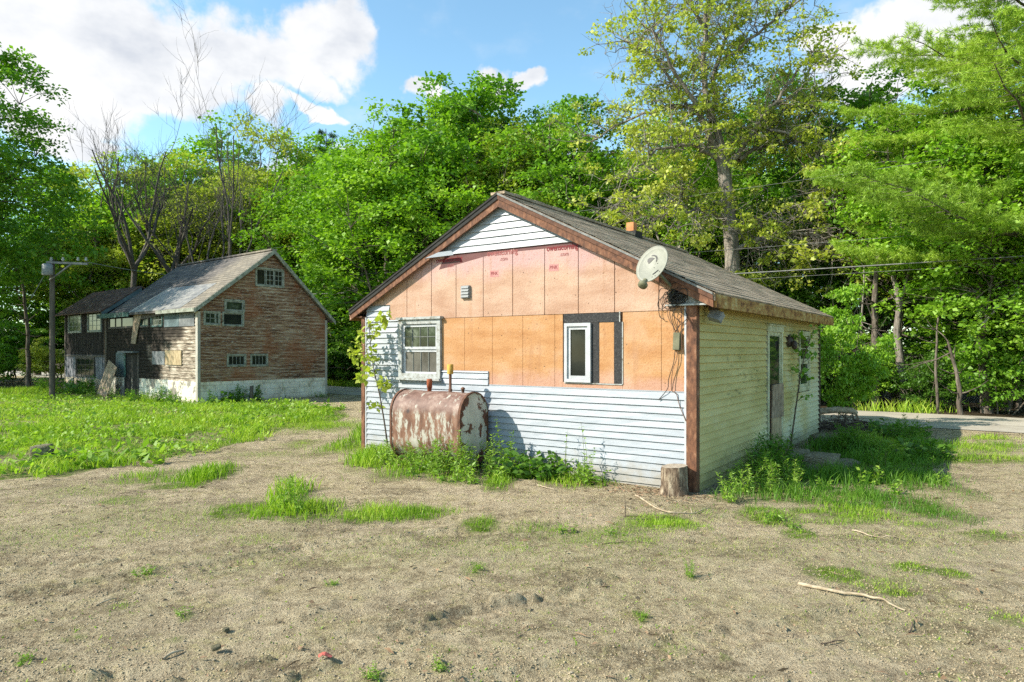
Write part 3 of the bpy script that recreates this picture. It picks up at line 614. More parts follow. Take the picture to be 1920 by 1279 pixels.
for kd, nm, mt, lb in ((0, 'grass_tufts', 'grass_blade', 'bright green grass tufts scattered over the dirt'), (1, 'shade_tinted_grass', 'grass_dark', 'lush grass with shade painted into its green beside the mildewed side wall'),  # grass colour darkened to stand in for shade right of the house
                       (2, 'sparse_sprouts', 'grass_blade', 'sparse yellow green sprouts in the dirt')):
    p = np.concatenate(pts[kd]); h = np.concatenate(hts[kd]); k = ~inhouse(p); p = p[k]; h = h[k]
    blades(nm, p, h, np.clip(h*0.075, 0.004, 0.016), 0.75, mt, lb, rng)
# lawn between the yard and the barn
xs_ = np.array([p[0] for p in LAWN]); ys_ = np.array([p[1] for p in LAWN])
n = 420000; p = np.stack([rng.uniform(xs_.min(), xs_.max(), n), rng.uniform(ys_.min(), ys_.max(), n)], -1)
lxb = (p[:, 0]-BX)*0.773-(p[:, 1]-BY)*0.634; lyb = (p[:, 0]-BX)*0.634+(p[:, 1]-BY)*0.773
vis = p[:, 0] > -0.80*p[:, 1]-0.5
k = inpoly(p[:, 0]+1.6*(fbm(p[:, 0]/0.7, p[:, 1]/0.7, 41, 3)-0.5), p[:, 1]+2.4*(fbm(p[:, 0]/0.7, p[:, 1]/0.7, 42, 3)-0.5), LAWN) & vis & ~((lyb > -0.15) & (lxb < 0.1))
dens = np.clip(sstep(fbm(p[:, 0]/0.9, p[:, 1]/0.9, 8, 4), 0.40, 0.60)+0.05, 0, 1)
k &= rng.random(n) < dens; p = p[k]
h = (0.05+0.30*fbm(p[:, 0]/1.1, p[:, 1]/1.1, 44, 4)**1.8)*(0.4+0.9*rng.random(len(p))**1.5)
blades('lawn_grass', p, h, np.clip(h*0.09, 0.009, 0.020), 1.1, 'grass_blade', 'bright green unmown lawn grass in front of the barn', rng)
n = 44000; p = scatter(n, 3.6, 13.0, 1.3) if False else np.stack([rng.uniform(-9, 9, n), 3.6+9.4*rng.random(n)**1.2], -1)
k = (rng.random(n) < sstep(fbm(p[:, 0]/0.7, p[:, 1]/0.7, 71, 4), 0.44, 0.66)*0.9+0.05) & ~inhouse(p) & (np.abs(p[:, 0]) < 0.85*p[:, 1]); p = p[k]
h = 0.008+0.022*rng.random(len(p))**2
blades('tiny_sprouts', p, h, h*0.35+0.003, 1.3, 'grass_blade', 'tiny yellow green sprouts speckling the dirt yard', rng)
n = 60000; q = np.stack([rng.uniform(xs_.min(), xs_.max(), n), rng.uniform(ys_.min(), ys_.max(), n)], -1)
k = inpoly(q[:, 0]+1.6*(fbm(q[:, 0]/0.7, q[:, 1]/0.7, 41, 3)-0.5), q[:, 1]+2.4*(fbm(q[:, 0]/0.7, q[:, 1]/0.7, 42, 3)-0.5), LAWN) & (q[:, 0] > -0.8*q[:, 1]-0.5) & (rng.random(n) < 0.08+sstep(fbm(q[:, 0]/0.6, q[:, 1]/0.6, 91, 3), 0.44, 0.66))
LAWNLEAF = q[k]
# verge grass along the far side of the road
n = 16000; a = rng.uniform(-34, 20, n); b = 22.0+rng.gamma(1.5, 0.5, n)
p = np.stack([a*E1[0]+b*EB[0], a*E1[1]+b*EB[1]], -1); k = rng.random(n) < sstep(fbm(a/2, b/2, 51, 2), 0.35, 0.6)
p = p[k]; h = 0.12+0.35*rng.random(len(p))**2
blades('verge_grass', p, h, h*0.07+0.008, 0.8, 'grass_blade', 'ragged grass verge along the far edge of the road', rng)
# pebbles and clods: deformed eight-sided lumps
def lumps(name, P, S, mat, label, rng, flat=0.55):
    oct_ = np.array([[1, 0, 0], [0, 1, 0], [-1, 0, 0], [0, -1, 0], [0, 0, 1], [0, 0, -1.0]])
    F8 = np.array([[0, 1, 4], [1, 2, 4], [2, 3, 4], [3, 0, 4], [1, 0, 5], [2, 1, 5], [3, 2, 5], [0, 3, 5]])
    n = len(P); an = rng.uniform(0, 2*np.pi, n); ca, sa = np.cos(an), np.sin(an)
    V = oct_[None]*rng.uniform(0.6, 1.25, (n, 6, 3))*S[:, None, None]*np.array([1, 0.8, flat])
    V = np.stack([V[..., 0]*ca[:, None]-V[..., 1]*sa[:, None], V[..., 0]*sa[:, None]+V[..., 1]*ca[:, None], V[..., 2]], -1)
    V[..., 0] += P[:, None, 0]; V[..., 1] += P[:, None, 1]; V[..., 2] += (gz(P[:, 0], P[:, 1])+S*flat*0.3)[:, None]
    Fx = (np.arange(n)[:, None, None]*6+F8[None]).reshape(-1, 3)
    return tag(link(name, npmesh(name, V.reshape(-1, 3), [Fx], MT[mat])), label, kind='stuff')
def scatter(n, ymin, ymax, pw):
    y = ymin+(ymax-ymin)*rng.random(n)**pw; x = rng.uniform(-0.86, 0.86, n)*y
    p = np.stack([x, y], -1); return p[~inhouse(p) & ~inpoly(x, y, LAWN)]
p = scatter(60000, 3.4, 13, 1.45); k = rng.random(len(p)) < 0.25+sstep(fbm(p[:, 0]/0.9, p[:, 1]/0.9, 61, 3), 0.35, 0.6); p = p[k]
lumps('dirt_clods', p, 0.004+0.009*rng.random(len(p))**3, 'clod', 'small brown clods of earth on the yard', rng)
p = scatter(2600, 3.4, 14, 1.5); lumps('pebbles', p, 0.003+0.013*rng.random(len(p))**4, 'pebble', 'pale pebbles scattered on the yard', rng)
# twigs and dry leaf scraps
V = []; F = []; k = 0
p = np.concatenate([scatter(700, 3.5, 12, 1.5), np.stack(hw(rng.uniform(-1.6, 0.3, 420), -0.15-rng.gamma(1.4, 0.22, 420)), -1), np.stack(hw(0.15+rng.gamma(1.5, 0.5, 300), rng.uniform(0.5, 5.0, 300)), -1)])
p = p[~inhouse(p)]
for q in p:
    L = rng.uniform(0.008, 0.03) if rng.random() < 0.8 else rng.uniform(0.03, 0.08); w_ = 0.007 if L < 0.03 else 0.0025
    a = rng.uniform(0, 6.28); z0 = float(gz(q[0], q[1]))+0.006
    dx, dy = math.cos(a), math.sin(a); t = rng.uniform(0, 0.02, 4)
    V += [(q[0]-dx*L-dy*w_*.3, q[1]-dy*L+dx*w_*.3, z0+t[0]), (q[0]+dy*w_, q[1]-dx*w_, z0+t[1]+.008), (q[0]+dx*L, q[1]+dy*L, z0+t[2]), (q[0]-dy*w_, q[1]+dx*w_, z0+t[3])]
    F.append((k, k+1, k+2, k+3)); k += 4
tag(link('leaf_litter', npmesh('leaf_litter', np.array(V), [np.array(F)], MT['leaf_dead'])), 'dry leaf scraps and twigs lying on the dirt', kind='stuff')
# ------------------------------------------------------------------ lapped siding
def intervals(za, zb, lo, hi, holes):
    zm = (za+zb)/2; iv = [(lo(za), hi(za), lo(zb), hi(zb))]
    for (u0, u1, h0, h1) in holes:
        if h0 < zm < h1:
            out = []
            for (a, b, c, d) in iv:
                if u1 <= min(a, c) or u0 >= max(b, d): out.append((a, b, c, d)); continue
                if u0 > a: out.append((a, u0, c, u0))
                if u1 < b: out.append((u1, b, u1, d))
            iv = out
    return [i for i in iv if i[1]-i[0] > 0.004 or i[3]-i[2] > 0.004]
def lap(mb, P, z0, z1, ex, base, lip, lo, hi, holes=(), breaks=(), wave=0.0, seed=0, step=0.45, round_=0.0, gap=0.0):
    rr = random.Random(seed)
    zs = set([z0, z1]); k = z0
    while k < z1-1e-6: zs.add(round(k, 5)); k += ex
    for h in holes: zs.update([h[2], h[3]])
    zs.update(breaks); zs = sorted(v for v in zs if z0-1e-6 <= v <= z1+1e-6)
    zc = []
    for v in zs:
        if not zc or v-zc[-1] > 1e-4: zc.append(v)
    cache = {}
    def wob(u, r):
        key = (round(u/step), r)
        if key not in cache: cache[key] = rr.uniform(-wave, wave)
        return cache[key]
    for za, zb in zip(zc[:-1], zc[1:]):
        r = int((za-z0+1e-4)/ex); zr = z0+r*ex; ta = (za-zr)/ex; tb = (zb-zr)/ex
        first = ta < 0.01
        oa, ob = base+lip*(1-ta), base+lip*(1-tb)
        for (a, b, c, d) in intervals(za, zb, lo, hi, holes):
            n = max(1, int((b-a)/step)); V = []
            for i in range(n+1):
                f = i/n; ua, ub = a+(b-a)*f, c+(d-c)*f
                wa, wb = wob(ua, r), wob(ub, r+1)
                V += [P(ua, za+wa*0.6*(0 if not first else 1), base-0.002), P(ua, za+wa*0.6*(0 if not first else 1), oa+wa*0.5), P(ub, zb+wb*0.6*(1 if tb > 0.98 else 0), ob+wb*0.3)]
            F = []
            for i in range(n):
                k = i*3; F.append((k+1, k+4, k+5, k+2))
                if first: F.append((k, k+3, k+4, k+1))
            mb.add(V, F)
def bars(mb, P, u0, u1, z0, z1, w, o0, o1):
    mb.pbox(P, u0, u0+w, z0, z1, o0, o1); mb.pbox(P, u1-w, u1, z0, z1, o0, o1)
    mb.pbox(P, u0+w, u1-w, z0, z0+w, o0, o1); mb.pbox(P, u0+w, u1-w, z1-w, z1, o0, o1)
def window(par, P, u0, u1, z0, z1, o, fw=0.06, fmat='trim_white', sashes=None, smat='sash_pale', gmat='glass_dark', label=None, back=-0.09, mm=None):
    """frame as the window part, each sash and its pane below it. sashes: (u0,u1,z0,z1,cols,rows,bar,recess)"""
    mb = MB(); bars(mb, P, u0, u1, z0, z1, fw, back, o)
    fr = mb.build('window', MT[fmat], par)
    if label: fr['label'] = label
    for s in (sashes or [(u0+fw, u1-fw, z0+fw, z1-fw, 1, 1, 0.03, 0)]):
        a, b, c, d, nc, nr, bw_, rec = s[:8]; gm = s[8] if len(s) > 8 else gmat
        mb = MB(); o1 = o-0.02-rec; bars(mb, P, a+.001, b-.001, c+.001, d-.001, bw_, o1-0.03, o1)
        mw = min(0.018, bw_*0.6)
        if mm: mb.build('sash', MT[smat], fr); mb = MB(); mw *= 0.7
        for i in range(1, nc):
            uc = a+bw_+(b-a-2*bw_)*i/nc; mb.pbox(P, uc-mw/2, uc+mw/2, c+bw_, d-bw_, o1-0.022, o1-0.004)
        for j in range(1, nr):
            zc = c+bw_+(d-c-2*bw_)*j/nr; mb.pbox(P, a+bw_, b-bw_, zc-mw/2, zc+mw/2, o1-0.021, o1-0.006)
        mb.build('muntins' if mm else 'sash', MT[mm or smat], fr)
        mb = MB(); mb.pbox(P, a+bw_*0.5, b-bw_*0.5, c+bw_*0.5, d-bw_*0.5, o1-0.020, o1-0.0135)
        mb.build('glass', MT[gm], fr)
    return fr

# ------------------------------------------------------------------ the small house
H_ = empty('small_house', (HX, HYY, 0), HROT, 'small white gabled house with half its siding stripped to orange foam boards', 'house')
PG = lambda u, z, o: (u, -o, z)             # gable wall
PS = lambda u, z, o: (o, u, z)              # side wall on the right
W0, L0 = -6.0, 7.6
ztop = lambda x: 4.16-0.506*abs(x+3.0)
def hloc(px, py, off):                        # a point of the photograph, off metres in front of the gable wall, in house coordinates
    r = np.array([(px-960)/F_, 1.0, -(py-HY)/F_]); o = np.array([HX, HYY, 0]); nb = np.array([EB[0], EB[1], 0]); C0 = np.array([0, 0, HC])
    t = (-off-(C0-o)@nb)/(r@nb); q = C0+t*r-o
    return Vector((q[0]*E1[0]+q[1]*E1[1], q[0]*EB[0]+q[1]*EB[1], q[2]))
# bare wall core
mb = MB()
poly = [(W0, 0.0), (0, 0.0), (0, ztop(0)-0.12), (-3.0, 4.04), (W0, ztop(W0)-0.12)]
mb.prism([(u, z) for u, z in poly], lambda u, z, o: (u, o, z), 0.0, L0)
mb.build('wall', MT['seam_dark'], H_)
# foam boards with open seams
def boards(name, mat, seams, zlo, zhi, holes, o0, o1, gap=0.012):
    mb = MB()
    for a, b in zip(seams[:-1], seams[1:]):
        a2, b2 = a+gap/2, b-gap/2; z1a, z1b = zhi(a2), zhi(b2)
        poly = [(a2, zlo), (b2, zlo), (b2, z1b)]
        if a2 < -3.0 < b2 and zhi(-3.0) > max(z1a, z1b): poly.append((-3.0, zhi(-3.0)))
        poly.append((a2, z1a)); mb.prism(poly, PG, o0, o1)
    return mb.build(name, MT[mat], H_)
up = lambda x: min(3.34, ztop(x)-0.13)
boards('insulation_board', 'foam_upper', [-5.93, -5.52, -4.976, -4.426, -3.904, -3.359, -2.804, -2.237, -1.679, -1.116, -0.48, -0.1], 2.305, up, (), 0.004, 0.026)
lo_ = lambda x: 2.298
ob = boards('insulation_board', 'foam_lower', [-4.23, -3.73, -3.184, -2.621, -2.065, -1.93], 1.22, lo_, (), 0.004, 0.025, gap=0.006)
mb = MB()
for a, b, z0, z1 in ((-1.93, -1.0, 1.22, 1.335), (-0.996, -0.45, 1.22, 2.298), (-0.444, -0.1, 1.22, 2.298), (-1.348, -1.127, 1.338, 2.170)):
    mb.prism([(a, z0), (b, z0), (b, z1), (a, z1)], PG, 0.003, 0.024)
mb.build('insulation_board', MT['foam_lower'], H_)
# darker unfaded strips of printed film under the peak siding
mb = MB()
mb.prism([(-4.262, 3.092), (-4.0, 3.13), (-3.654, 3.186), (-3.3, 3.238), (-2.85, 3.275), (-2.80, 3.34), (-4.12, 3.34)], PG, 0.0262, 0.0275)
mb.prism([(-2.78, 3.262), (-2.24, 3.262), (-1.62, 3.232), (-1.66, 3.335), (-2.78, 3.335)], PG, 0.0262, 0.0275)
mb.build('film_strip', MT['film_red'], H_)
def text(s, par, mat, size, loc, rot, ext=0.0008, bold=0.0, al='LEFT', sx=1.0):
    cu = bpy.data.curves.new('lettering', 'FONT'); cu.body = s; cu.size = size; cu.extrude = ext; cu.offset = bold; cu.align_x = al
    cu.materials.append(MT[mat]); o = bpy.data.objects.new('lettering', cu); col.objects.link(o)
    me = bpy.data.meshes.new_from_object(o); bpy.data.objects.remove(o); o = link('lettering', me, par, loc, rot); o.scale = (sx, 1, 1); return o
for x, z, t1, w1 in ((-4.32, 3.205, 'ink_red', 0.63), (-3.28, 3.232, 'ink_faded', 0.66), (-2.20, 3.218, 'ink_red', 0.60)):
    text('owenscorning', H_, t1, 0.122, (x, -0.0285, z), (R(90), 0, 0), bold=0.0022, sx=w1/0.80)
    text('.com', H_, 'ink_faded', 0.085, (x+w1*0.36, -0.0285, z-0.088), (R(90), 0, 0), sx=0.9)
for x, z in ((-3.224, 2.905), (-2.164, 2.925)):
    mb = MB(); mb.pbox(PG, x, x+0.165, z, z+0.10, 0.0255, 0.0268); mb.build('print_patch', MT['ink_pink'], H_)
    text('PINK', H_, 'ink_red', 0.072, (x+0.012, -0.0275, z+0.03), (R(90), 0, 0), sx=0.85)
# lower siding: stepped upper edge left by the stripping
holesG = [(-5.13, -4.2, 1.30, 2.32), (-4.2, 0.0, 1.452, 2.7), (-3.255, 0.0, 1.25, 1.452), (-5.13, 0.0, 2.32, 2.7), (-5.38, 0.0, 2.30, 2.7)]
mb = MB(); ex = 0.0935
lap(mb, PG, 1.25-ex*14, 2.56, ex, 0.027, 0.023, lambda z: max(-5.94, -3.0-(ztop(-3)-0.14-z)/0.506), lambda z: -0.11, holesG, wave=0.004, seed=3)
for a, b, z in ((-3.255, -0.11, 1.25), (-4.2, -3.255, 1.452)):
    mb.pbox(PG, a, b, z-0.004, z+0.012, 0.0255, 0.034)
mb.pbox(PG, -3.263, -3.251, 1.255, 1.46, 0.0255, 0.040)
mb.build('siding', MT['white_vinyl'], H_)
# siding in the peak, its lowest course reaching over the rake on the left
mb = MB()
lap(mb, PG, 3.318, 4.03, 0.1016, 0.028, 0.022, lambda z: -3.0-(ztop(-3)-0.125-z)/0.506, lambda z: -3.0+(ztop(-3)-0.125-z)/0.506, wave=0.003, seed=5)
mb.build('peak_siding', MT['white_vinyl'], H_)

# J trim strips along the rake underside and corners
mb = MB()
for s in (-1, 1):
    a, b = -3.0, -3.0+s*2.95
    mb.prism([(a, ztop(a)-0.155), (b, ztop(b)-0.155), (b, ztop(b)-0.13), (a, ztop(a)-0.13)], PG, 0.02, 0.052)
mb.pbox(PG, -0.128, -0.103, 0.02, 2.36, 0.0, 0.05); mb.pbox(PG, -5.965, -5.935, 0.05, 2.36, 0.0, 0.05)
mb.build('edge_trim', MT['trim_white'], H_)
# side wall siding with door and window openings
DOOR = (3.30, 4.36, -0.1, 2.21); WIN = (5.60, 6.62, 0.95, 2.18)
mb = MB()
lap(mb, PS, 0.0, 2.36, 0.1016, 0.003, 0.034, lambda z: 0.06, lambda z: 7.55, [DOOR, WIN], wave=0.0012, seed=9, step=1.9)
mb.build('siding', MT['algae_vinyl'], H_)
# back and left sides, plain lapped
mb = MB()
lap(mb, lambda u, z, o: (W0-o, u, z), 0.0, 2.36, 0.1016, 0.003, 0.017, lambda z: 0.06, lambda z: 7.55)
lap(mb, lambda u, z, o: (u, L0+o, z), 0.0, 4.03, 0.1016, 0.003, 0.017, lambda z: max(-6.0, -3.0-(ztop(-3)-0.125-z)/0.506), lambda z: min(0.0, -3.0+(ztop(-3)-0.125-z)/0.506), breaks=[2.52])
mb.build('siding', MT['white_vinyl'], H_)
# corner boards
mb = MB(); mb.box(-0.098, 0.034, -0.062, 0.058, -0.05, 2.37); mb.build('corner_board', MT['peeling_red'], H_)
mb = MB(); mb.box(-6.05, -5.968, -0.06, 0.06, -0.05, 2.37); mb.build('corner_board', MT['peeling_red'], H_)
mb = MB(); mb.box(-0.05, 0.04, 7.55, 7.66, -0.02, 2.37); mb.build('corner_board', MT['lamp_dark'], H_)
# roof: lapped shingle courses on both slopes over a deck
OV = 0.13
def zr(x, lift=0.0): return 4.16+lift-0.506*abs(x+3.0)
def roof_slopes(mb, xr, halfw_l, halfw_r, zrid, slope_l, slope_r, y0, y1, course, thick, step=0.5, wave=0.004, seed=1):
    rr = random.Random(seed); ny = int((y1-y0)/step)
    for s, hwid, sl in ((-1, halfw_l, slope_l), (1, halfw_r, slope_r)):
        n = int(hwid/course)
        for i in range(n+1):
            a = min(hwid, i*course); b = min(hwid, (i+1)*course)
            if b-a < 0.01: continue
            V = []
            for j in range(ny+1):
                y = y0+(y1-y0)*j/ny; q = rr.uniform(-wave, wave)
                V += [(xr+s*a, y, zrid-sl*a+0.001), (xr+s*(b+q), y, zrid-sl*b+0.010+q), (xr+s*(b+q), y, zrid-sl*b-0.003)]
            F = []
            for j in range(ny):
                k = j*3; F += [(k, k+1, k+4, k+3), (k+1, k+2, k+5, k+4)]
            mb.add(V, F)
mb = MB(); roof_slopes(mb, -3.0, 3.30, 3.30, 4.165, 0.506, 0.506, -OV-0.02, L0+0.12, 0.127, 0.01)
def deck(mb, xr, hl, hr, zrid, sl, sr_, y0, y1, t):
    for s, hwid, sl_ in ((-1, hl, sl), (1, hr, sr_)):
        V = [(xr, y0, zrid-0.004), (xr+s*hwid, y0, zrid-sl_*hwid-0.004), (xr+s*hwid, y0, zrid-sl_*hwid-t), (xr, y0, zrid-t)]
        V += [(x, y1, z) for x, _, z in V]
        mb.add(V, [(0, 1, 2, 3), (7, 6, 5, 4), (0, 4, 5, 1), (1, 5, 6, 2), (2, 6, 7, 3)])
deck(mb, -3.0, 3.29, 3.29, 4.16, 0.506, 0.506, -OV, L0+0.11, 0.10)
for i in range(int((L0+0.2)/0.28)):
    y = -OV-0.01+i*0.28; mb.box(-3.13, -2.87, y, y+0.29, 4.128, 4.168+0.008*(i % 2), M=None)
mb.build('roof', MT['shingle_brown'], H_)
# rake boards, drip edges, fascia, soffit
for s in (-1, 1):
    mb = MB(); a, b = -3.0+s*0.001, -3.0+s*3.27
    mb.prism([(a, zr(a)-0.215), (b, zr(b)-0.190), (b, zr(b)-0.05), (a, zr(a)-0.05)], PG, OV-0.03, OV+0.004)
    mb.build('rake_board', MT['peeling_red'], H_)
    mb = MB(); mb.prism([(a, zr(a)-0.105), (b, zr(b)-0.095), (b, zr(b)-0.040), (a, zr(a)-0.040)], PG, OV+0.004, OV+0.020); mb.build('rake_trim', MT['tar_black'] if s < 0 else MT['rust_brown'], H_)
    mb = MB(); mb.prism([(a, zr(a)-0.039), (b, zr(b)-0.035), (b, zr(b)-0.008), (a, zr(a)-0.008)], PG, OV, OV+0.032); mb.build('drip_edge', MT['wire_grey'] if s > 0 else MT['tar_black'], H_)
mb = MB(); mb.box(0.268, 0.300, -OV+0.03, L0+0.10, 2.315, 2.478); mb.build('fascia', MT['fascia_worn'], H_)
mb = MB(); mb.box(-6.300, -6.268, -OV+0.03, L0+0.10, 2.315, 2.478); mb.build('fascia', MT['fascia_worn'], H_)
mb = MB(); mb.box(0.0, 0.268, -OV+0.035, L0+0.10, 2.362, 2.380); mb.build('soffit', MT['peeling_red'], H_)
mb = MB(); mb.box(-6.268, -6.0, -OV+0.035, L0+0.10, 2.362, 2.380); mb.build('soffit', MT['peeling_red'], H_)
mb = MB(); mb.box(-0.36, 0.24, -0.118, -0.028, 2.352, 2.372); mb.prism([(-0.34, 2.374), (0.20, 2.374), (0.12, 2.45), (-0.10, 2.56)], PG, 0.03, 0.05)
mb.build('eave_return', MT['trim_weathered'], H_)
q0, q1, q2, q3 = [hloc(px, py, 0.145) for px, py in ((796, 484.5), (850, 478), (846, 470), (822, 473))]
mb = MB(); mb.prism([(q[0], q[2]) for q in (q0, q1, q2, q3)], PG, 0.138, 0.142); mb.build('loose_siding_end', MT['white_vinyl'], H_)
# chimney
mb = MB(); mb.box(-3.20, -2.86, 4.44, 4.78, 3.9, 4.235); ch = mb.build('chimney', MT['tar_black'], H_)
mb = MB(); mb.box(-3.11, -2.95, 4.53, 4.69, 4.238, 4.43); mb.build('flue', MT['brick_orange'], ch)
# gable windows
fr = window(H_, PG, -5.13, -4.20, 1.325, 2.295, 0.075, 0.075, 'trim_weathered',
       [(-5.055, -4.275, 1.80, 2.215, 4, 2, 0.042, 0.008, 'glass_green'), (-5.055, -4.275, 1.385, 1.80, 4, 1, 0.042, 0.028, 'glass_blind')], 'trim_white', label='double-hung window in peeling white casing', mm='muntin_grey')
mb = MB(); mb.pbox(PG, -5.15, -4.18, 1.29, 1.328, 0.02, 0.125); mb.build('sill', MT['trim_weathered'], fr)
mb = MB(); mb.pbox(PG, -5.16, -4.17, 2.295, 2.335, 0.02, 0.11); mb.build('head_casing', MT['trim_weathered'], fr)
window(H_, PG, -1.890, -1.470, 1.338, 2.168, 0.062, 0.045, 'trim_white', [(-1.845, -1.515, 1.383, 2.123, 1, 1, 0.045, 0.004, 'glass_dark')], 'trim_white', label='narrow white vinyl window beside black felt strips')
mb = MB(); mb.pbox(PG, -1.915, -1.05, 2.172, 2.299, 0.0255, 0.031); mb.pbox(PG, -1.468, -1.352, 1.334, 2.170, 0.003, 0.028); mb.pbox(PG, -1.123, -1.000, 1.334, 2.1695, 0.003, 0.029)
mb.build('felt_strip', MT['felt_black'], H_)
mb = MB(); mb.pbox(PG, -1.046, -1.03, 2.17, 2.31, 0.0255, 0.034); mb.pbox(PG, -1.002, -0.99, 1.33, 2.17, 0.0255, 0.034); mb.pbox(PG, -1.905, -1.0, 1.318, 1.332, 0.0255, 0.036); mb.build('trim_sliver', MT['trim_weathered'], H_)
# louvred vent box on the foam
mb = MB(); mb.pbox(PG, -3.775, -3.61, 2.60, 2.80, 0.024, 0.065)
for i in range(4): mb.prism([(-3.768, 2.615+i*0.047), (-3.618, 2.615+i*0.047), (-3.618, 2.650+i*0.047), (-3.768, 2.650+i*0.047)], lambda u, z, o: (u, -o-(0.012 if z < 2.63+i*0.047 else 0), z), 0.064, 0.070)
mb.build('vent_box', MT['box_grey'], H_)
# side door: frame, storm door glass with scalloped valance, plywood patches
mb = MB(); mb.pbox(PS, 3.34, 3.44, 0.03, 2.20, -0.04, 0.035); mb.pbox(PS, 4.27, 4.36, 0.03, 2.20, -0.04, 0.035); mb.pbox(PS, 3.30, 4.38, 2.10, 2.20, -0.04, 0.045); mb.pbox(PS, 3.28, 4.40, 2.20, 2.225, -0.02, 0.07)
dr = mb.build('door', MT['trim_algae'], H_)
mb = MB(); mb.pbox(PS, 3.44, 3.53, 0.05, 2.10, -0.03, 0.012); mb.pbox(PS, 4.19, 4.27, 0.05, 2.10, -0.03, 0.012); mb.pbox(PS, 3.53, 4.19, 2.06, 2.10, -0.03, 0.012)
n = 9
for i in range(n):
    a = 3.53+0.66*i/n; b = 3.53+0.66*(i+1)/n; mb.prism([(a, 2.062), (a, 2.045), ((a+b)/2, 2.018), (b, 2.045), (b, 2.062)], PS, -0.012, 0.008)
mb.build('storm_frame', MT['trim_algae'], dr)
mb = MB(); mb.pbox(PS, 3.53, 4.19, 1.10, 2.06, 0.001, 0.006); mb.build('glass', MT['glass_dark'], dr)
mb = MB(); mb.prism([(3.62, 0.62), (4.40, 0.60), (4.395, 1.165), (4.33, 1.20), (3.64, 1.19)], PS, 0.015, 0.036); mb.build('plywood_patch', MT['plywood_grey'], dr)
mb = MB(); mb.prism([(3.60, 0.02), (4.38, 0.02), (4.40, 0.612), (3.62, 0.632)], PS, 0.012, 0.031); mb.build('plywood_patch', MT['plywood_tan'], dr)
fr = window(H_, PS, 5.62, 6.60, 0.97, 2.16, 0.045, 0.09, 'trim_algae', [(5.71, 6.51, 1.56, 2.07, 1, 2, 0.05, 0.0), (5.71, 6.51, 1.06, 1.56, 1, 2, 0.05, 0.004)], 'trim_algae', 'glass_dark')
# porch lantern
mb = MB(); mb.lathe((0.05, 4.72, 1.84), [(0.02, 0), (0.055, 0.02), (0.07, 0.16), (0.03, 0.19), (0.012, 0.22)], 8); mb.tube([(0.012, 4.72, 2.0), (0.08, 4.70, 2.07), (0.05, 4.72, 2.05)], 0.012, 6); mb.pbox(PS, 4.66, 4.78, 1.93, 2.05, 0.0, 0.03)
mb.lathe((0.15, 4.70, 1.80), [(0.03, 0), (0.05, 0.03), (0.055, 0.12), (0.02, 0.16)], 8); mb.tube([(0.03, 4.72, 1.99), (0.12, 4.71, 2.02), (0.15, 4.70, 1.95)], 0.009, 6)
mb.build('porch_lantern', MT['lamp_dark'], H_)
# floodlight under the soffit
mb = MB(); mb.box(0.08, 0.19, 0.25, 0.36, 2.30, 2.362); fl = mb.build('floodlight', MT['lamp_dark'], H_)
mb = MB(); M = Matrix.Translation((0.17, 0.28, 2.225)) @ Matrix.Rotation(R(-28), 4, 'X') @ Matrix.Rotation(R(18), 4, 'Y')
mb.box(-0.085, 0.085, -0.05, 0.05, -0.06, 0.06, M=M); mb.tube([(0.14, 0.30, 2.30), (0.16, 0.29, 2.26)], 0.02, 8); mb.build('lamp_head', MT['box_grey'], fl)

# ------------------------------------------------------------------ satellite dish on the rake, its cables and the dangling splitter
def hworld(v): x, y = hw(v[0], v[1]); return Vector((x, y, v[2]))
dc = hworld(hloc(1226, 498, 0.38))
nrm = Vector((-0.70, -0.62, 0.40)).normalized()
D_ = empty('satellite_dish', tuple(hworld(hloc(1262, 556, 0.05))), 0, 'grey oval satellite dish bolted to the right roof edge', 'dish')
base = D_.location.copy()
up_ = (Vector((0.22, 0.0, 1))-nrm*nrm.dot(Vector((0.22, 0, 1)))).normalized(); rt_ = up_.cross(nrm).normalized()
def dpt(u, v, o): return dc+rt_*u+up_*v+nrm*o-base
a_, b_ = 0.225, 0.255
mb = MB(); V = []; nr_, ns_ = 7, 36
for side in (0, 1):
    V.append(dpt(0, 0, -0.006*side))
    for i in range(1, nr_+1):
        for j in range(ns_):
            t = 2*math.pi*j/ns_; r_ = i/nr_; V.append(dpt(a_*r_*math.cos(t), b_*r_*math.sin(t), 0.045*r_*r_-0.006*side+(0.006 if i == nr_ and not side else 0)))
F = []; st_ = 1+nr_*ns_
for side in (0, 1):
    o0 = side*st_
    for j in range(ns_): F.append((o0, o0+1+j, o0+1+(j+1) % ns_))
    for i in range(nr_-1):
        for j in range(ns_):
            p0 = o0+1+i*ns_; F.append((p0+j, p0+ns_+j, p0+ns_+(j+1) % ns_, p0+(j+1) % ns_))
for j in range(ns_):
    p0 = 1+(nr_-1)*ns_; F.append((p0+j, p0+st_+j, p0+st_+(j+1) % ns_, p0+(j+1) % ns_))
mb.add(V, F, 0, True); refl = mb.build('reflector', MT['dish_grey'], D_)
def dsurf(u, v): return 0.045*((u/a_)**2+(v/b_)**2)+0.004
def dpoly(mb, pts):
    mb.add([dpt(u, v, dsurf(u, v)) for u, v in pts]+[dpt(u, v, dsurf(u, v)-0.002) for u, v in pts], [tuple(range(len(pts)))]+[(i, (i+1) % len(pts), len(pts)+(i+1) % len(pts), len(pts)+i) for i in range(len(pts))])
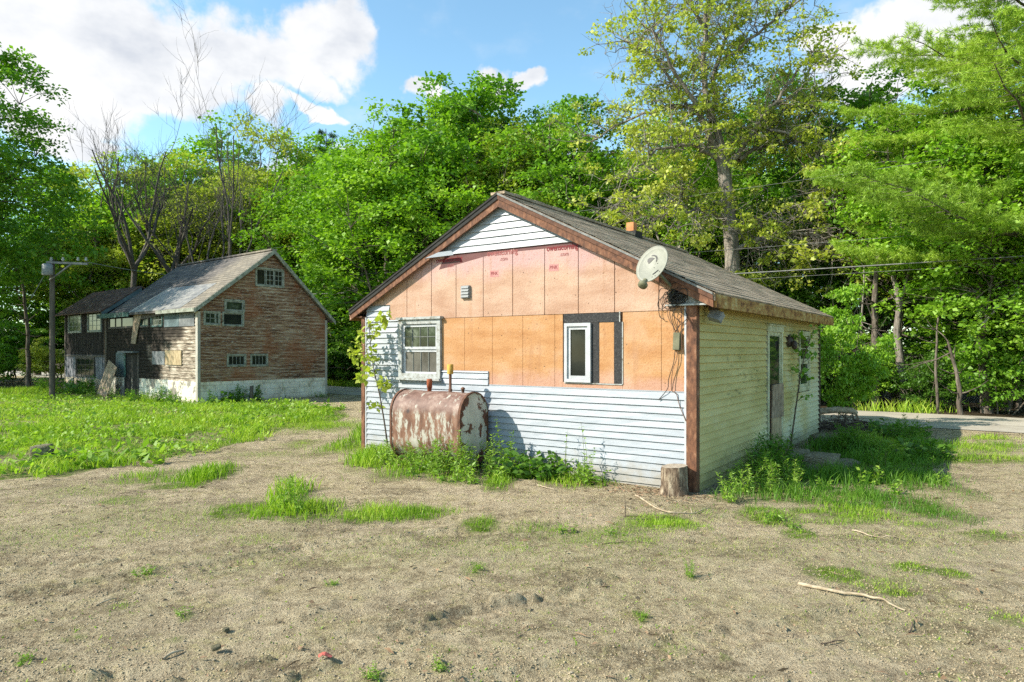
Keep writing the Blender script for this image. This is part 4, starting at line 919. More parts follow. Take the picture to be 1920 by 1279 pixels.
for nm, pl in (('emblem', [(-0.085, 0.015), (-0.115, 0.045), (-0.120, 0.075), (-0.095, 0.098), (-0.055, 0.105), (-0.022, 0.095), (-0.045, 0.075), (-0.062, 0.045)]),
               ('emblem', [(-0.085, 0.120), (-0.045, 0.125), (-0.010, 0.110), (0.005, 0.085), (0.012, 0.050), (0.022, 0.072), (0.020, 0.105), (0.000, 0.130), (-0.035, 0.140), (-0.068, 0.136)]),
               ('sticker', [(0.045, -0.125), (0.108, -0.060), (0.120, -0.070), (0.058, -0.138)])):
    mb = MB(); dpoly(mb, pl); mb.build(nm, MT['logo_black'], refl)
for u, v in ((0.05, 0.03), (0.02, -0.03), (0.11, -0.15), (0.15, -0.09), (0.07, -0.17)):
    mb = MB(); dpoly(mb, [(u-.005, v-.005), (u+.005, v-.005), (u+.005, v+.005), (u-.005, v+.005)]); mb.build('bolt', MT['logo_black'], refl)
for i, chh in enumerate('DIRECTV'):
    v = 0.085-i*0.013; o = text(chh, refl, 'logo_black', 0.013, (0, 0, 0), (0, 0, 0), 0.0003)
    m = Matrix((( rt_.x, up_.x, nrm.x, 0), (rt_.y, up_.y, nrm.y, 0), (rt_.z, up_.z, nrm.z, 0), (0, 0, 0, 1)))
    o.matrix_local = Matrix.Translation(dpt(0.033-0.004*i, v, dsurf(0.033, v)+0.001)) @ m
mb = MB(); lnb = hworld(hloc(1207, 531, 0.62))-base; b0 = dpt(0.02, -b_*0.99, 0.04)
mb.tube([b0+Vector((0, 0, -0.01)), b0.lerp(lnb, 0.35)+Vector((0, 0, -0.035)), b0.lerp(lnb, 0.75)+Vector((0, 0, -0.045)), lnb+Vector((0, 0, -0.02))], 0.014, 8); mb.build('feed_arm', MT['dish_olive'], D_)
mb = MB(); ax = (dc-base-lnb).normalized()
M = Matrix.Translation(lnb) @ ax.to_track_quat('Z', 'Y').to_matrix().to_4x4()
V0 = len(mb.v); mb.lathe((0, 0, 0), [(0.020, -0.06), (0.058, -0.05), (0.062, -0.02), (0.034, 0.01), (0.026, 0.045), (0.030, 0.06)], 14)
mb.v[V0:] = [tuple(M @ Vector(p)) for p in mb.v[V0:]]; mb.build('receiver', MT['dish_olive'], D_)
mb = MB(); mb.tube([dpt(0.0, -0.02, -0.01), dpt(0.02, -0.05, -0.09), Vector((0.0, -0.03, 0.10)), Vector((0, 0, 0))], 0.021, 10); mb.box(-0.06, 0.06, -0.012, 0.02, -0.07, 0.05)
mb.build('mast', MT['dish_olive'], D_)
# cables
rr = random.Random(4)
CB = empty('cable_tangle', tuple(hworld(hloc(1266, 558, 0.05))), HROT, 'tangle of black cables hanging from the satellite dish mount', 'cables')
def hl(px, py, off): return hloc(px, py, off)-hloc(1266, 558, 0.05)
mb = MB()
for i in range(26):
    cx, cy = rr.gauss(1266, 7), rr.gauss(556, 7); r1 = rr.uniform(6, 17); r2 = rr.uniform(6, 15); ph = rr.uniform(0, 6.28); tl = rr.uniform(-.6, .6); pts = []
    for k in range(22):
        t = ph+k/21*6.0; u, v = r1*math.cos(t), r2*math.sin(t); pts.append(hl(cx+u*math.cos(tl)-v*math.sin(tl), cy+u*math.sin(tl)+v*math.cos(tl), 0.10+0.05*math.sin(t*1.3+i)))
    mb.tube(pts, 0.0042, 6, 0)
mb.build('coil', MT['cable_black'], CB)
for pts, m in (([(1262, 566), (1243, 558), (1233, 570), (1240, 580), (1252, 572), (1268, 560)], 'cable_black'), ([(1268, 556), (1247, 541), (1236, 548), (1236, 590), (1246, 599)], 'cable_black'),
               ([(1262, 570), (1252, 585), (1255, 600), (1262, 612), (1264, 624)], 'cable_brown'), ([(1258, 568), (1256, 590), (1262, 610), (1268, 625)], 'cable_black'), ([(1272, 570), (1278, 590), (1270, 605), (1272, 625)], 'cable_brown'),
               ([(1284, 580), (1288, 596), (1280, 605), (1272, 612), (1266, 625)], 'cable_black'), ([(1268, 575), (1262, 590), (1275, 606), (1266, 622)], 'cable_black'), ([(1278, 572), (1278, 640), (1280, 663)], 'cable_brown'),
               ([(1290, 562), (1284, 548), (1276, 540), (1262, 548)], 'cable_black'), ([(1258, 525), (1265, 536), (1262, 548), (1274, 545), (1278, 532)], 'cable_black'),
               ([(1266, 655), (1263, 680), (1254, 710), (1252, 728), (1240, 744), (1234, 750)], 'cable_black'), ([(1271, 655), (1268, 675), (1261, 695), (1259, 730), (1268, 738), (1274, 760), (1286, 790)], 'cable_brown')):
    mb = MB(); P = [hl(x, y, 0.065+0.01*math.sin(i)) for i, (x, y) in enumerate(pts)]
    Q = []                                            # smooth
    for i in range(len(P)-1):
        p0, p1, p2, p3 = P[max(0, i-1)], P[i], P[i+1], P[min(len(P)-1, i+2)]
        for k in range(6):
            t = k/6; Q.append(0.5*((2*p1)+(p2-p0)*t+(2*p0-5*p1+4*p2-p3)*t*t+(3*p1-p0-3*p2+p3)*t*t*t))
    Q.append(P[-1]); mb.tube(Q, 0.0048, 6); mb.build('cable', MT[m], CB)
mb = MB(); q = hworld(hloc(1269.5, 640, 0.06)); mb.box(-0.046, 0.046, -0.022, 0.022, -0.112, 0.112); mb.box(-0.04, 0.04, -0.03, -0.022, -0.105, 0.105)
sb = mb.build('splitter_box', MT['dish_olive'], None, tuple(q), (0, R(3), HROT)); tag(sb, 'small dark box dangling among the cables on foam boards', 'junction box')

# ------------------------------------------------------------------ rusty oil tank
TK = empty('oil_tank', (*hw(-3.875, -0.485), 0), HROT, 'rusty upright oil tank with peeling white paint by the gable wall', 'oil tank')
def obround(r, h, z0, n=12):
    pts = []
    for i in range(n+1): t = math.pi*i/n; pts.append((r*math.cos(t), z0+h-r+r*math.sin(t)))
    for i in range(n+1): t = math.pi+math.pi*i/n; pts.append((r*math.cos(t), z0+r+r*math.sin(t)))
    return pts
mb = MB(); prof = obround(0.33, 1.06, 0.10); n = len(prof); V = []
xs_ = [-0.69+1.38*i/16 for i in range(17)]
for x in xs_: V += [(x, p, z+0.004*math.sin(x*9+p*5)) for p, z in prof]
F = [(i*n+j, i*n+(j+1) % n, (i+1)*n+(j+1) % n, (i+1)*n+j) for i in range(16) for j in range(n)]
mb.add(V, F, 0, True); shell = mb.build('shell', MT['tank_shell'], TK)
for s in (-1, 1):
    mb = MB(); c0 = []; rings = [(1.0, 0.69), (1.012, 0.692), (1.012, 0.672)][:2]
    V = []; zc = 0.63
    for k, dx in ((1.022, 0.668), (1.022, 0.702), (0.985, 0.702), (0.975, 0.690), (0.80, 0.712), (0.45, 0.728), (0.01, 0.733)):
        V += [(s*dx, p*k, zc+(z-zc)*k) for p, z in prof]
    F = [(i*n+j, i*n+(j+1) % n, (i+1)*n+(j+1) % n, (i+1)*n+j) for i in range(6) for j in range(n)]+[tuple(range(6*n, 7*n))]
    mb.add(V, F, 0, False)
    for f in range(2*n, 6*n): mb.s[f] = True
    mb.build('end_cap', MT['tank_end'], TK)
    mb = MB()
    V = []; k = 1.028
    for dx in (0.664, 0.706):
        V += [(s*dx, p*k, zc+(z-zc)*k) for p, z in prof]
    V += [(s*0.706, p*0.985, zc+(z-zc)*0.985) for p, z in prof]
    mb.add(V, [(i*n+j, i*n+(j+1) % n, (i+1)*n+(j+1) % n, (i+1)*n+j) for i in range(2) for j in range(n)], 0, False)
    mb.build('rim', MT['rust_brown'], TK)
for x in (-0.55, 0.55):
    for y in (-0.2, 0.2):
        mb = MB(); mb.tube([(x, y, -0.05), (x, y, 0.2)], 0.025, 10); mb.lathe((x, y, 0), [(0.05, 0), (0.05, 0.012)], 10); mb.build('leg', MT['rust_brown'], TK)
mb = MB(); mb.lathe((-0.18, 0.0, 1.14), [(0.034, 0), (0.034, 0.06), (0.042, 0.062), (0.044, 0.19), (0.038, 0.20)], 14); mb.build('fill_cap', MT['rust_red'], TK)
mb = MB(); mb.lathe((0.24, 0.0, 1.14), [(0.026, 0), (0.03, 0.06), (0.022, 0.065), (0.022, 0.29)], 12); vp = mb.build('vent_pipe', MT['rust_brown'], TK)
mb = MB(); mb.lathe((0.24, 0.0, 1.425), [(0.045, 0), (0.048, 0.02), (0.048, 0.14), (0.040, 0.15)], 14); mb.build('vent_cap', MT['cap_yellow'], vp)
mb = MB(); mb.lathe((0.47, 0.02, 1.145), [(0.022, 0), (0.022, 0.05), (0.036, 0.055), (0.03, 0.075), (0.01, 0.09)], 10); mb.build('gauge', MT['rust_brown'], TK)

# ------------------------------------------------------------------ the barn
B_ = empty('old_barn', (BX, BY, 0), BROT, 'weathered two-storey brown barn with burnt left wall and grey roof', 'barn')
PL = lambda u, z, o: (u, -o, z)             # long wall (faces the yard)
PR = lambda u, z, o: (o, u, z)              # gable end on the right
BL, BWD, EZ, RZ, RY = -7.6, 4.95, 3.17, 5.36, 2.62
fl_z = 0.74
def bz(y): return EZ+(RZ-EZ)*(y+0.15)/(RY+0.15) if y < RY else RZ-(RZ-2.92)*(y-RY)/(5.2-RY)
mb = MB(); mb.prism([(0, 0.3), (BWD, 0.3), (BWD, bz(BWD)-0.10), (RY, RZ-0.10), (0, bz(0)-0.10)], lambda u, z, o: (-o, u, z), 0.012, -BL)
mb.build('wall', MT['void_dark'], B_)
mb = MB(); mb.box(BL, 0.03, -0.03, BWD+0.03, -0.3, fl_z-0.012); mb.build('foundation', MT['block_white'], B_)
# gable end clapboards
WT = (2.0, 3.13, 4.02, 4.70); W1 = (0.16, 0.73, 2.60, 3.07); W2 = (0.87, 1.60, 3.07, 3.50); W3 = (0.80, 1.58, 2.58, 3.07); LA = (0.96, 1.66, 1.20, 1.64); LB = (1.81, 2.49, 1.19, 1.645)
mb = MB()
lo_g = lambda z: 0.05 if z < bz(0.05)-0.11 else -0.15+(z+0.11-EZ)*(RY+0.15)/(RZ-EZ)
hi_g = lambda z: BWD-0.05 if z < bz(BWD-0.05)-0.11 else RY+(RZ-0.11-z)*(5.2-RY)/(RZ-2.92)
lap(mb, PR, fl_z-0.02, RZ-0.13, 0.118, 0.013, 0.024, lo_g, hi_g, [WT, W1, W2, W3, LA, LB], breaks=[bz(0.05)-0.11, bz(BWD-0.05)-0.11], wave=0.006, seed=21)
mb.build('clapboards', MT['clapboard_brown'], B_)
# long wall clapboards
LW = [(-7.40, -5.0, 2.60, 3.14), (-4.46, -3.70, 2.60, 3.10), (-3.52, -2.57, 2.60, 3.10), (-2.45, -0.2, 2.56, 3.10), (-5.78, -4.52, 0.0, 1.72), (-6.66, -5.78, 0.9, 1.70)]
mb = MB()
lap(mb, PL, fl_z-0.03, 3.12, 0.118, 0.001, 0.024, lambda z: BL+0.02, lambda z: -0.10, LW, wave=0.008, seed=22)
mb.build('clapboards', MT['clapboard_burnt'], B_)
# hidden sides
mb = MB(); lap(mb, lambda u, z, o: (u, BWD+o, z), fl_z, 2.95, 0.118, 0.001, 0.016, lambda z: BL, lambda z: 0.0)
lap(mb, lambda u, z, o: (BL-o, u, z), fl_z, RZ-0.13, 0.118, 0.001, 0.016, lo_g, hi_g, breaks=[bz(0.05)-0.11, bz(BWD-0.05)-0.11]); mb.build('clapboards', MT['clapboard_brown'], B_)
mb = MB(); mb.box(-0.11, 0.04, -0.04, 0.055, 0.0, 3.05); mb.build('corner_board', MT['wood_silver'], B_)
mb = MB(); mb.box(-0.05, 0.04, BWD-0.06, BWD+0.03, 0.0, 2.92); mb.build('corner_board', MT['wood_silver'], B_)
# barn roof
mb = MB(); rr = random.Random(8)
def bslope(mb, ya, za, yb, zb, x0, x1, n, step=0.6):
    nx = int((x1-x0)/step); dy = (yb-ya)/n
    for i in range(n):
        V = []
        for j in range(nx+1):
            x = x0+(x1-x0)*j/nx; q = rr.uniform(-.006, .006)
            y0, y1 = ya+dy*i, ya+dy*(i+1); z0 = za+(zb-za)*i/n; z1 = za+(zb-za)*(i+1)/n
            V += [(x, y0, z0+0.002), (x, y1, z1+0.012+q), (x, y1, z1-0.003)]
        mb.add(V, [f for j in range(nx) for f in ((j*3, j*3+1, j*3+4, j*3+3), (j*3+1, j*3+2, j*3+5, j*3+4))])
OX0, OX1 = -7.05, 0.22
bslope(mb, RY, RZ, -0.22, EZ-0.03, OX0, OX1, 26); bslope(mb, RY, RZ, 5.22, 2.90, OX0, OX1, 26)
for ya, za in ((-0.21, EZ-0.03), (5.21, 2.90)):
    V = [(OX0+.01, RY, RZ-.01), (OX0+.01, ya, za-.005), (OX0+.01, ya, za-.06), (OX0+.01, RY, RZ-.07)]; V += [(OX1-.01, y, z) for _, y, z in V]
    mb.add(V, [(0, 1, 2, 3), (7, 6, 5, 4), (0, 4, 5, 1), (1, 5, 6, 2), (2, 6, 7, 3)])
mb.box(OX0, OX1, RY-0.12, RY+0.12, RZ-0.04, RZ+0.018); roofb = mb.build('roof', MT['shingle_grey'], B_)
zs_ = lambda y: EZ-0.03+(RZ-EZ+0.03)*(y+0.22)/(RY+0.22)
def patch(mb, poly, t0=0.012, t1=0.02):
    n = len(poly); mb.add([(x, y, zs_(y)+t0) for x, y in poly]+[(x, y, zs_(y)+t1) for x, y in poly], [tuple(range(n))[::-1], tuple(range(n, 2*n))]+[(i, (i+1) % n, n+(i+1) % n, n+i) for i in range(n)])
mb = MB(); patch(mb, [(-4.95, -0.20), (-0.9, -0.20), (-0.7, 0.98), (-4.35, 1.02)]); mb.build('roof_patch', MT['roof_metal_grey'], roofb)
mb = MB(); patch(mb, [(-5.03, -0.23), (-4.95, -0.23), (-4.33, 1.05), (-4.41, 1.05)], 0.012, 0.035); mb.build('roof_batten', MT['wood_silver'], roofb)
mb = MB()
for ya, za in ((-0.23, EZ-0.04), (5.23, 2.89)):
    V = [(OX1, RY, RZ-0.005), (OX1, ya, za), (OX1, ya, za-0.14), (OX1, RY, RZ-0.16)]; V += [(OX1+0.03, y, z) for _, y, z in V]
    mb.add(V, [(0, 1, 2, 3), (7, 6, 5, 4), (0, 4, 5, 1), (1, 5, 6, 2), (2, 6, 7, 3), (0, 3, 7, 4)])
mb.build('rake_board', MT['trim_green_grey'], B_)
mb = MB(); mb.box(-7.95, -4.93, -0.26, -0.225, EZ-0.15, EZ+0.02); mb.build('fascia', MT['trim_teal'], B_)
mb = MB(); mb.box(-2.6, 0.22, -0.255, -0.225, EZ-0.14, EZ-0.02); mb.build('fascia', MT['trim_green_grey'], B_)
mb = MB(); mb.prism([(-5.0, 2.86), (-2.6, 3.0), (-2.6, 3.12), (-5.0, 3.12)], PL, 0.02, 0.05); mb.build('fascia', MT['sash_dark'], B_)
# windows of the gable end
bt = 'trim_green_grey'
window(B_, PR, *WT, 0.05, 0.06, bt, [(2.06, 2.40, 4.08, 4.64, 1, 1, 0.03, 0.02), (2.41, 2.73, 4.08, 4.64, 2, 3, 0.03, 0), (2.74, 3.07, 4.08, 4.64, 2, 3, 0.03, 0)], label='wide attic window of three sashes under the barn peak')
window(B_, PR, *W1, 0.05, 0.05, bt, [(0.21, 0.57, 2.65, 3.02, 2, 2, 0.03, 0), (0.575, 0.68, 2.65, 3.02, 1, 1, 0.02, 0)], gmat='glass_green')
window(B_, PR, *W2, 0.05, 0.055, bt, [(0.925, 1.545, 3.125, 3.445, 1, 1, 0.035, 0)], gmat='glass_green')
window(B_, PR, *W3, 0.049, 0.045, bt, [(0.845, 1.535, 2.625, 3.025, 1, 1, 0.03, 0.02)])
for w_ in (LA, LB): window(B_, PR, *w_, 0.05, 0.055, bt, [(w_[0]+.055, w_[1]-.055, w_[2]+.055, w_[3]-.055, 4, 1, 0.025, 0.0)])
# long wall: strip of dark windows, blue-grey panels, doorway
window(B_, PL, -7.40, -5.0, 2.60, 3.14, 0.04, 0.05, 'sash_dark', [(-7.35, -6.75, 2.65, 3.09, 1, 1, 0.03, 0), (-6.74, -6.15, 2.65, 3.09, 1, 1, 0.03, 0), (-6.14, -5.05, 2.65, 3.09, 1, 1, 0.03, 0)], 'sash_dark', label='long dark window strip under the teal eave')
window(B_, PL, -4.46, -3.70, 2.60, 3.10, 0.04, 0.05, 'sash_dark', [(-4.41, -3.75, 2.65, 3.05, 2, 1, 0.03, 0)], 'trim_teal')
window(B_, PL, -3.52, -2.57, 2.60, 3.10, 0.04, 0.05, 'trim_teal', [(-3.47, -2.62, 2.65, 3.05, 3, 2, 0.03, 0)], 'sash_pale')
mb = MB(); mb.pbox(PL, -2.45, -1.32, 2.58, 3.09, 0.0, 0.03); mb.build('wall_panel', MT['panel_teal'], B_)
mb = MB(); mb.pbox(PL, -1.30, -0.22, 2.575, 3.085, 0.0, 0.034); mb.build('wall_panel', MT['panel_grey'], B_)
mb = MB(); mb.pbox(PL, -3.37, -2.36, 1.26, 1.73, 0.02, 0.05); mb.build('wall_panel', MT['panel_grey'], B_)
mb = MB(); mb.pbox(PL, -2.32, -1.10, 1.265, 1.76, 0.02, 0.052); mb.build('wall_panel', MT['plywood_tan'], B_)
mb = MB(); mb.prism([(-4.85, 3.25), (-4.15, 3.2), (-4.55, 2.5), (-4.75, 2.0), (-5.15, 2.02), (-4.95, 2.7)], PL, 0.045, 0.07); mb.build('wall_panel', MT['plywood_grey'], B_)
mb = MB(); mb.pbox(PL, -6.64, -5.80, 0.75, 1.68, 0.0, 0.035); mb.build('wall_panel', MT['panel_teal'], B_)
mb = MB(); mb.pbox(PL, -5.80, -5.72, 0.0, 1.72, -0.05, 0.05); mb.pbox(PL, -4.60, -4.52, 0.0, 1.72, -0.05, 0.05); mb.pbox(PL, -5.18, -5.10, 0.0, 1.62, -0.04, 0.03); 
dd = mb.build('door', MT['sash_dark'], B_)
mb = MB(); mb.pbox(PL, -5.72, -5.18, 0.0, 1.66, 0.031, 0.036); mb.pbox(PL, -5.10, -4.60, 0.0, 1.66, 0.031, 0.036); mb.build('dark_doorway_infill', MT['void_dark'], dd)  # near-black sheets painting the shade inside the doorway
mb = MB(); mb.pbox(PL, -5.88, -4.50, 1.665, 1.735, 0.036, 0.26); mb.build('door_hood', MT['panel_grey'], dd)
mb = MB(); mb.pbox(PL, -5.80, -5.66, 0.75, 1.66, 0.051, 0.065); mb.build('door_trim', MT['trim_teal'], dd)
# wing on the left
x0, x1 = -12.25, -7.64; WZ = 3.52; WR = 4.42
mb = MB(); mb.prism([(0.0, 0.3), (2.5, 0.3), (2.5, WZ-0.05), (1.25, WR-0.08), (0.0, WZ-0.05)], lambda u, z, o: (-o, u, z), -x1, -x0); mb.build('wing_wall', MT['void_dark'], B_)
mb = MB(); mb.box(x0-.02, x1, -0.02, 2.52, -0.3, 0.60); mb.build('foundation', MT['concrete_tan'], B_)
WH = [(-11.84, -10.30, 2.50, 3.49), (-9.60, -8.12, 2.50, 3.45), (-10.94, -8.82, 0.63, 1.48)]
mb = MB(); rr = random.Random(12); u = x0
while u < x1-0.02:
    wd = min(rr.uniform(0.11, 0.19), x1-u); t = rr.uniform(0.016, 0.028)
    for za, zb in ((0.58+rr.uniform(-.03, .02), 1.50), (1.53, WZ-0.03)):
        segs = [(za, zb)]
        for h in WH:
            if h[0]-0.04 < u+wd/2 < h[1]+0.04:
                o = []
                for s0, s1 in segs:
                    if h[3] <= s0 or h[2] >= s1: o.append((s0, s1)); continue
                    if h[2] > s0: o.append((s0, h[2]))
                    if h[3] < s1: o.append((h[3], s1))
                segs = o
        for s0, s1 in segs: mb.pbox(PL, u, u+wd-0.006, s0, s1, 0.001, t)
    u += wd
mb.build('wing_boards', MT['boards_dark'], B_)
mb = MB(); mb.pbox(PL, x1-0.10, x1+0.06, 0.0, WZ-0.1, 0.0, 0.04); mb.pbox(PL, x0-0.06, x0+0.03, 0.0, WZ-0.1, 0.0, 0.035); mb.pbox(PL, x0, x1-0.1, 1.49, 1.54, 0.015, 0.04); mb.build('wing_trim', MT['pole_wood'], B_)
for h, nc, nr, sm_ in ((WH[0], 3, 4, 'sash_pale'), (WH[1], 3, 4, 'sash_pale'), (WH[2], 4, 3, 'sash_dark')):
    window(B_, PL, *h, 0.05, 0.055, 'sash_pale' if sm_ == 'sash_pale' else 'sash_dark', [(h[0]+.055, h[1]-.055, h[2]+.055, h[3]-.055, nc, nr, 0.04, 0.0)], sm_, 'glass_green' if sm_ == 'sash_pale' else 'glass_dark')
mb = MB()
for y0, z0, y1, z1 in ((1.25, WR, -0.28, WZ-0.02-0.18), (1.25, WR, 2.78, WZ-0.2)):
    V = [(x0-0.45, y0, z0), (x1+0.18, y0, z0), (x1+0.18, y1, z1), (x0-0.45, y1, z1)]; V += [(x, y, z-0.05) for x, y, z in V]
    mb.add(V, [(0, 1, 2, 3), (7, 6, 5, 4), (0, 4, 5, 1), (1, 5, 6, 2), (2, 6, 7, 3), (3, 7, 4, 0)])
for i in range(12):
    x = x0-0.45+i*0.44; V = []
    for (y, z) in ((1.25, WR), (-0.285, WZ-0.2)): V += [(x, y, z+0.002), (x+0.012, y, z+0.018), (x+0.03, y, z+0.002)]
    mb.add(V, [(0, 1, 4, 3), (1, 2, 5, 4)])
mb.build('wing_roof', MT['roof_rust'], B_)
mb = MB(); V = [(x1+0.185, 1.25, WR-0.05), (x1+0.185, -0.26, WZ-0.25), (x1+0.185, -0.26, WZ-0.40), (x1+0.185, 1.25, WR-0.24)]; V += [(x+0.03, y, z) for x, y, z in V]
mb.add(V, [(0, 1, 2, 3), (7, 6, 5, 4), (0, 4, 5, 1), (1, 5, 6, 2), (2, 6, 7, 3)]); mb.build('wing_rake', MT['panel_teal'], B_)
# plywood sheet leaning in front of the barn door
mb = MB(); M = Matrix.Translation((-6.45, -0.42, 0.60)) @ Matrix.Rotation(R(-12), 4, 'X') @ Matrix.Rotation(R(16), 4, 'Y')
mb.box(-0.50, 0.50, -0.01, 0.01, -0.70, 0.70, M=M); bx_, by_ = bw(0, 0)
o = mb.build('plywood_sheet', MT['plywood_grey'], None, (BX, BY, 0), (0, 0, BROT)); tag(o, 'tall weathered plywood sheet leaning by the barn doorway', 'plywood')
# ------------------------------------------------------------------ foliage builders
def unit(v): return v/(np.linalg.norm(v, axis=-1, keepdims=True)+1e-9)
def leaf_arrays(C, O, L, W, rng, up=0.75, fold=0.12):
    """diamond leaves at C pointing along O, normals biased upward"""
    n = len(C); N = unit(rng.normal(0, 1, (n, 3))*(1-up)*1.6+np.array([0, 0, up]))
    D = unit(O-N*np.sum(O*N, -1, keepdims=True)); S = np.cross(N, D)
    L = L[:, None]; W = W[:, None]
    return np.stack([C, C+D*L*0.42+S*W/2+N*W*fold, C+D*L, C+D*L*0.42-S*W/2+N*W*fold], 1).reshape(-1, 3)
def leaf_mesh(name, V, r, mat):
    n = len(V)//4
    return npmesh(name, V, [np.arange(n*4).reshape(n, 4)], mat, attr=[('rnd', 'FACE', r)])
def clump_leaves(cs, sizes, per, leaf, rng, flat=0.5, up=0.7, tint=None, aspect=0.75):
    n = len(cs); k = np.repeat(np.arange(n), per); m = len(k)
    q = rng.normal(0, 1, (m, 3)); q = unit(q)*(rng.random(m)**0.5)[:, None]
    q[:, 2] *= flat
    C = cs[k]+q*sizes[k][:, None]
    O = unit(q*[1, 1, 0.4]+rng.normal(0, 0.5, (m, 3))+[0, 0, -0.25])
    L = leaf*rng.uniform(0.55, 1.45, m)*rng.uniform(0.75, 1.25, n)[k]; W = L*aspect*rng.uniform(0.8, 1.15, m)
    t = (rng.random(n) if tint is None else tint)[k]*0.55+rng.random(m)*0.45
    return leaf_arrays(C, O, L, W, rng, up), np.clip(t, 0, 1)
def curve(p0, p1, bend, n=5, rng=None, wob=0.0):
    t = np.linspace(0, 1, n)[:, None]; p = p0+(p1-p0)*t+np.array(bend)*(4*t*(1-t))
    if rng is not None and wob: p[1:-1] += rng.normal(0, wob, (n-2, 3))
    return p
TREES = {}
# broad little leaves mixed into the lawn
rng = np.random.default_rng(77); q = LAWNLEAF; m = len(q); hh = 0.03+0.17*rng.random(m)**1.5
C = np.stack([q[:, 0], q[:, 1], gz(q[:, 0], q[:, 1])+hh], -1); O = unit(rng.normal(0, 1, (m, 3))*[1, 1, 0.3]+[0, 0, 0.15]); L = rng.uniform(0.04, 0.12, m)
tag(link('lawn_clover', leaf_mesh('lawn_clover', leaf_arrays(C, O, L, L*0.62, rng, 0.6), np.clip(rng.normal(0.5, 0.25, m), 0, 1), MT['weed_leaf'])), 'low broad-leaved ground cover mixed into the lawn', kind='stuff')
def make_tree(key, seed, H, base, Rr, nclump, per, leaf, mat, bark='bark', limbs=9, lean=(0, 0), flat=0.5, csize=(0.45, 0.85), prof=1.0, trunk_r=None, twig=0.012, gaps=0.32, shell=2.4, bare=0, multi=1):
    rng = np.random.default_rng(seed); tb = TB(); sk = []
    r0 = trunk_r or H*0.0135
    for m in range(multi):
        off = np.array([rng.normal(0, 0.25), rng.normal(0, 0.25), 0]) if multi > 1 else np.zeros(3)
        top = np.array([lean[0]+rng.normal(0, 0.3+0.6*(multi > 1)), lean[1]+rng.normal(0, 0.3+0.6*(multi > 1)), H*0.93])
        tp = curve(np.array([0, 0, -0.3])+off, top, (rng.normal(0, 0.25), rng.normal(0, 0.25), 0), 12, rng, H*0.006)
        tr = r0*(1-np.linspace(0, 1, 12)*0.88)*(1/multi**0.4); tr[0] *= 1.35
        tb.tube(tp, tr, 9); hs_ = tp[:, 2]; sk += list(tp[hs_ > base*0.9])
        nl = max(3, limbs//multi)
        for i in range(nl):
            f = base*0.85/H+(0.80-base*0.85/H)*(i+rng.random()*0.8)/nl; z = f*H
            p0 = np.array([np.interp(z, hs_, tp[:, 0]), np.interp(z, hs_, tp[:, 1]), z]); a = i*2.4+rng.normal(0, 0.4)+m
            zz = min(H*0.97, z+(H-z)*rng.uniform(0.25, 0.6)); q = (zz-base)/(H-base)*2-1
            rad = Rr*math.sqrt(max(0.08, 1-abs(q)**2*prof))*rng.uniform(0.6, 0.85)
            p1 = np.array([lean[0]*f+rad*math.cos(a), lean[1]*f+rad*math.sin(a), zz]); lp = curve(p0, p1, (0, 0, -0.08*rad), 7, rng, 0.06)
            rl = np.interp(z, hs_, tr)*0.55; tb.tube(lp, rl*(1-0.8*np.linspace(0, 1, 7)), 6); sk += list(lp[2:])
            for j in range(3):
                s0 = lp[2+j]; b = a+rng.normal(0, 0.9); r2 = rad*rng.uniform(0.3, 0.5)
                p2 = s0+np.array([r2*math.cos(b), r2*math.sin(b), r2*rng.uniform(0.1, 0.9)]); l2 = curve(s0, p2, (0, 0, -0.05), 5, rng, 0.05)
                tb.tube(l2, rl*0.4*(1-0.75*np.linspace(0, 1, 5)), 5); sk += list(l2[1:])
    sk = np.array(sk)
    u = unit(rng.normal(0, 1, (nclump*3, 3))); rad = rng.random(len(u))**(1/shell)
    az_ = np.arctan2(u[:, 1], u[:, 0]); lump = 0.78+0.5*vnoise(az_*1.6+20, u[:, 2]*2.6+seed, seed)
    zc, rz = (base+H)/2, (H-base)/2
    pz = u[:, 2]*rad; taper = 1-0.35*np.clip(pz, 0, 1)*(prof > 0.9)
    P = np.stack([u[:, 0]*rad*lump*Rr*taper+lean[0]*0.6, u[:, 1]*rad*lump*Rr*taper+lean[1]*0.6, zc+pz*rz*np.clip(lump, 0.8, 1.06)], -1)
    keep = vnoise(P[:, 0]/1.3+50, P[:, 1]/1.3+P[:, 2]/1.1, seed+3) > gaps; P = P[keep][:nclump]
    for c in P:
        dd = np.linalg.norm((sk-c)*[1, 1, 1.0], axis=1)+np.clip(sk[:, 2]-c[2], 0, None)*0.8; s0 = sk[np.argmin(dd)]
        tb.tube(curve(s0, c, (0, 0, 0.06*np.linalg.norm(c-s0)), 4, rng, 0.03), np.array([1.6, 1.1, 0.8, 0.4])*twig, 3)
    for i in range(bare):
        s0 = sk[rng.integers(len(sk))]; v = unit(rng.normal(0, 1, 3)+[0, 0, 0.2])*rng.uniform(0.5, 1.6)
        tb.tube(curve(s0, s0+v, rng.normal(0, 0.12, 3), 5, rng, 0.05), np.array([1.3, 1.0, 0.7, 0.5, 0.25])*twig, 3)
        for q in range(3):
            s1 = s0+v*rng.uniform(0.3, 0.9); tb.tube(curve(s1, s1+rng.normal(0, 0.3, 3), (0, 0, 0.02), 3), np.array([0.7, 0.5, 0.2])*twig, 3)
    V, r = clump_leaves(P, rng.uniform(*csize, len(P)), per, leaf, rng, flat)
    TREES[key] = dict(trunk=tb.mesh('trunk', MT[bark]), crown=leaf_mesh('crown', V, r, MT[mat]), H=H)
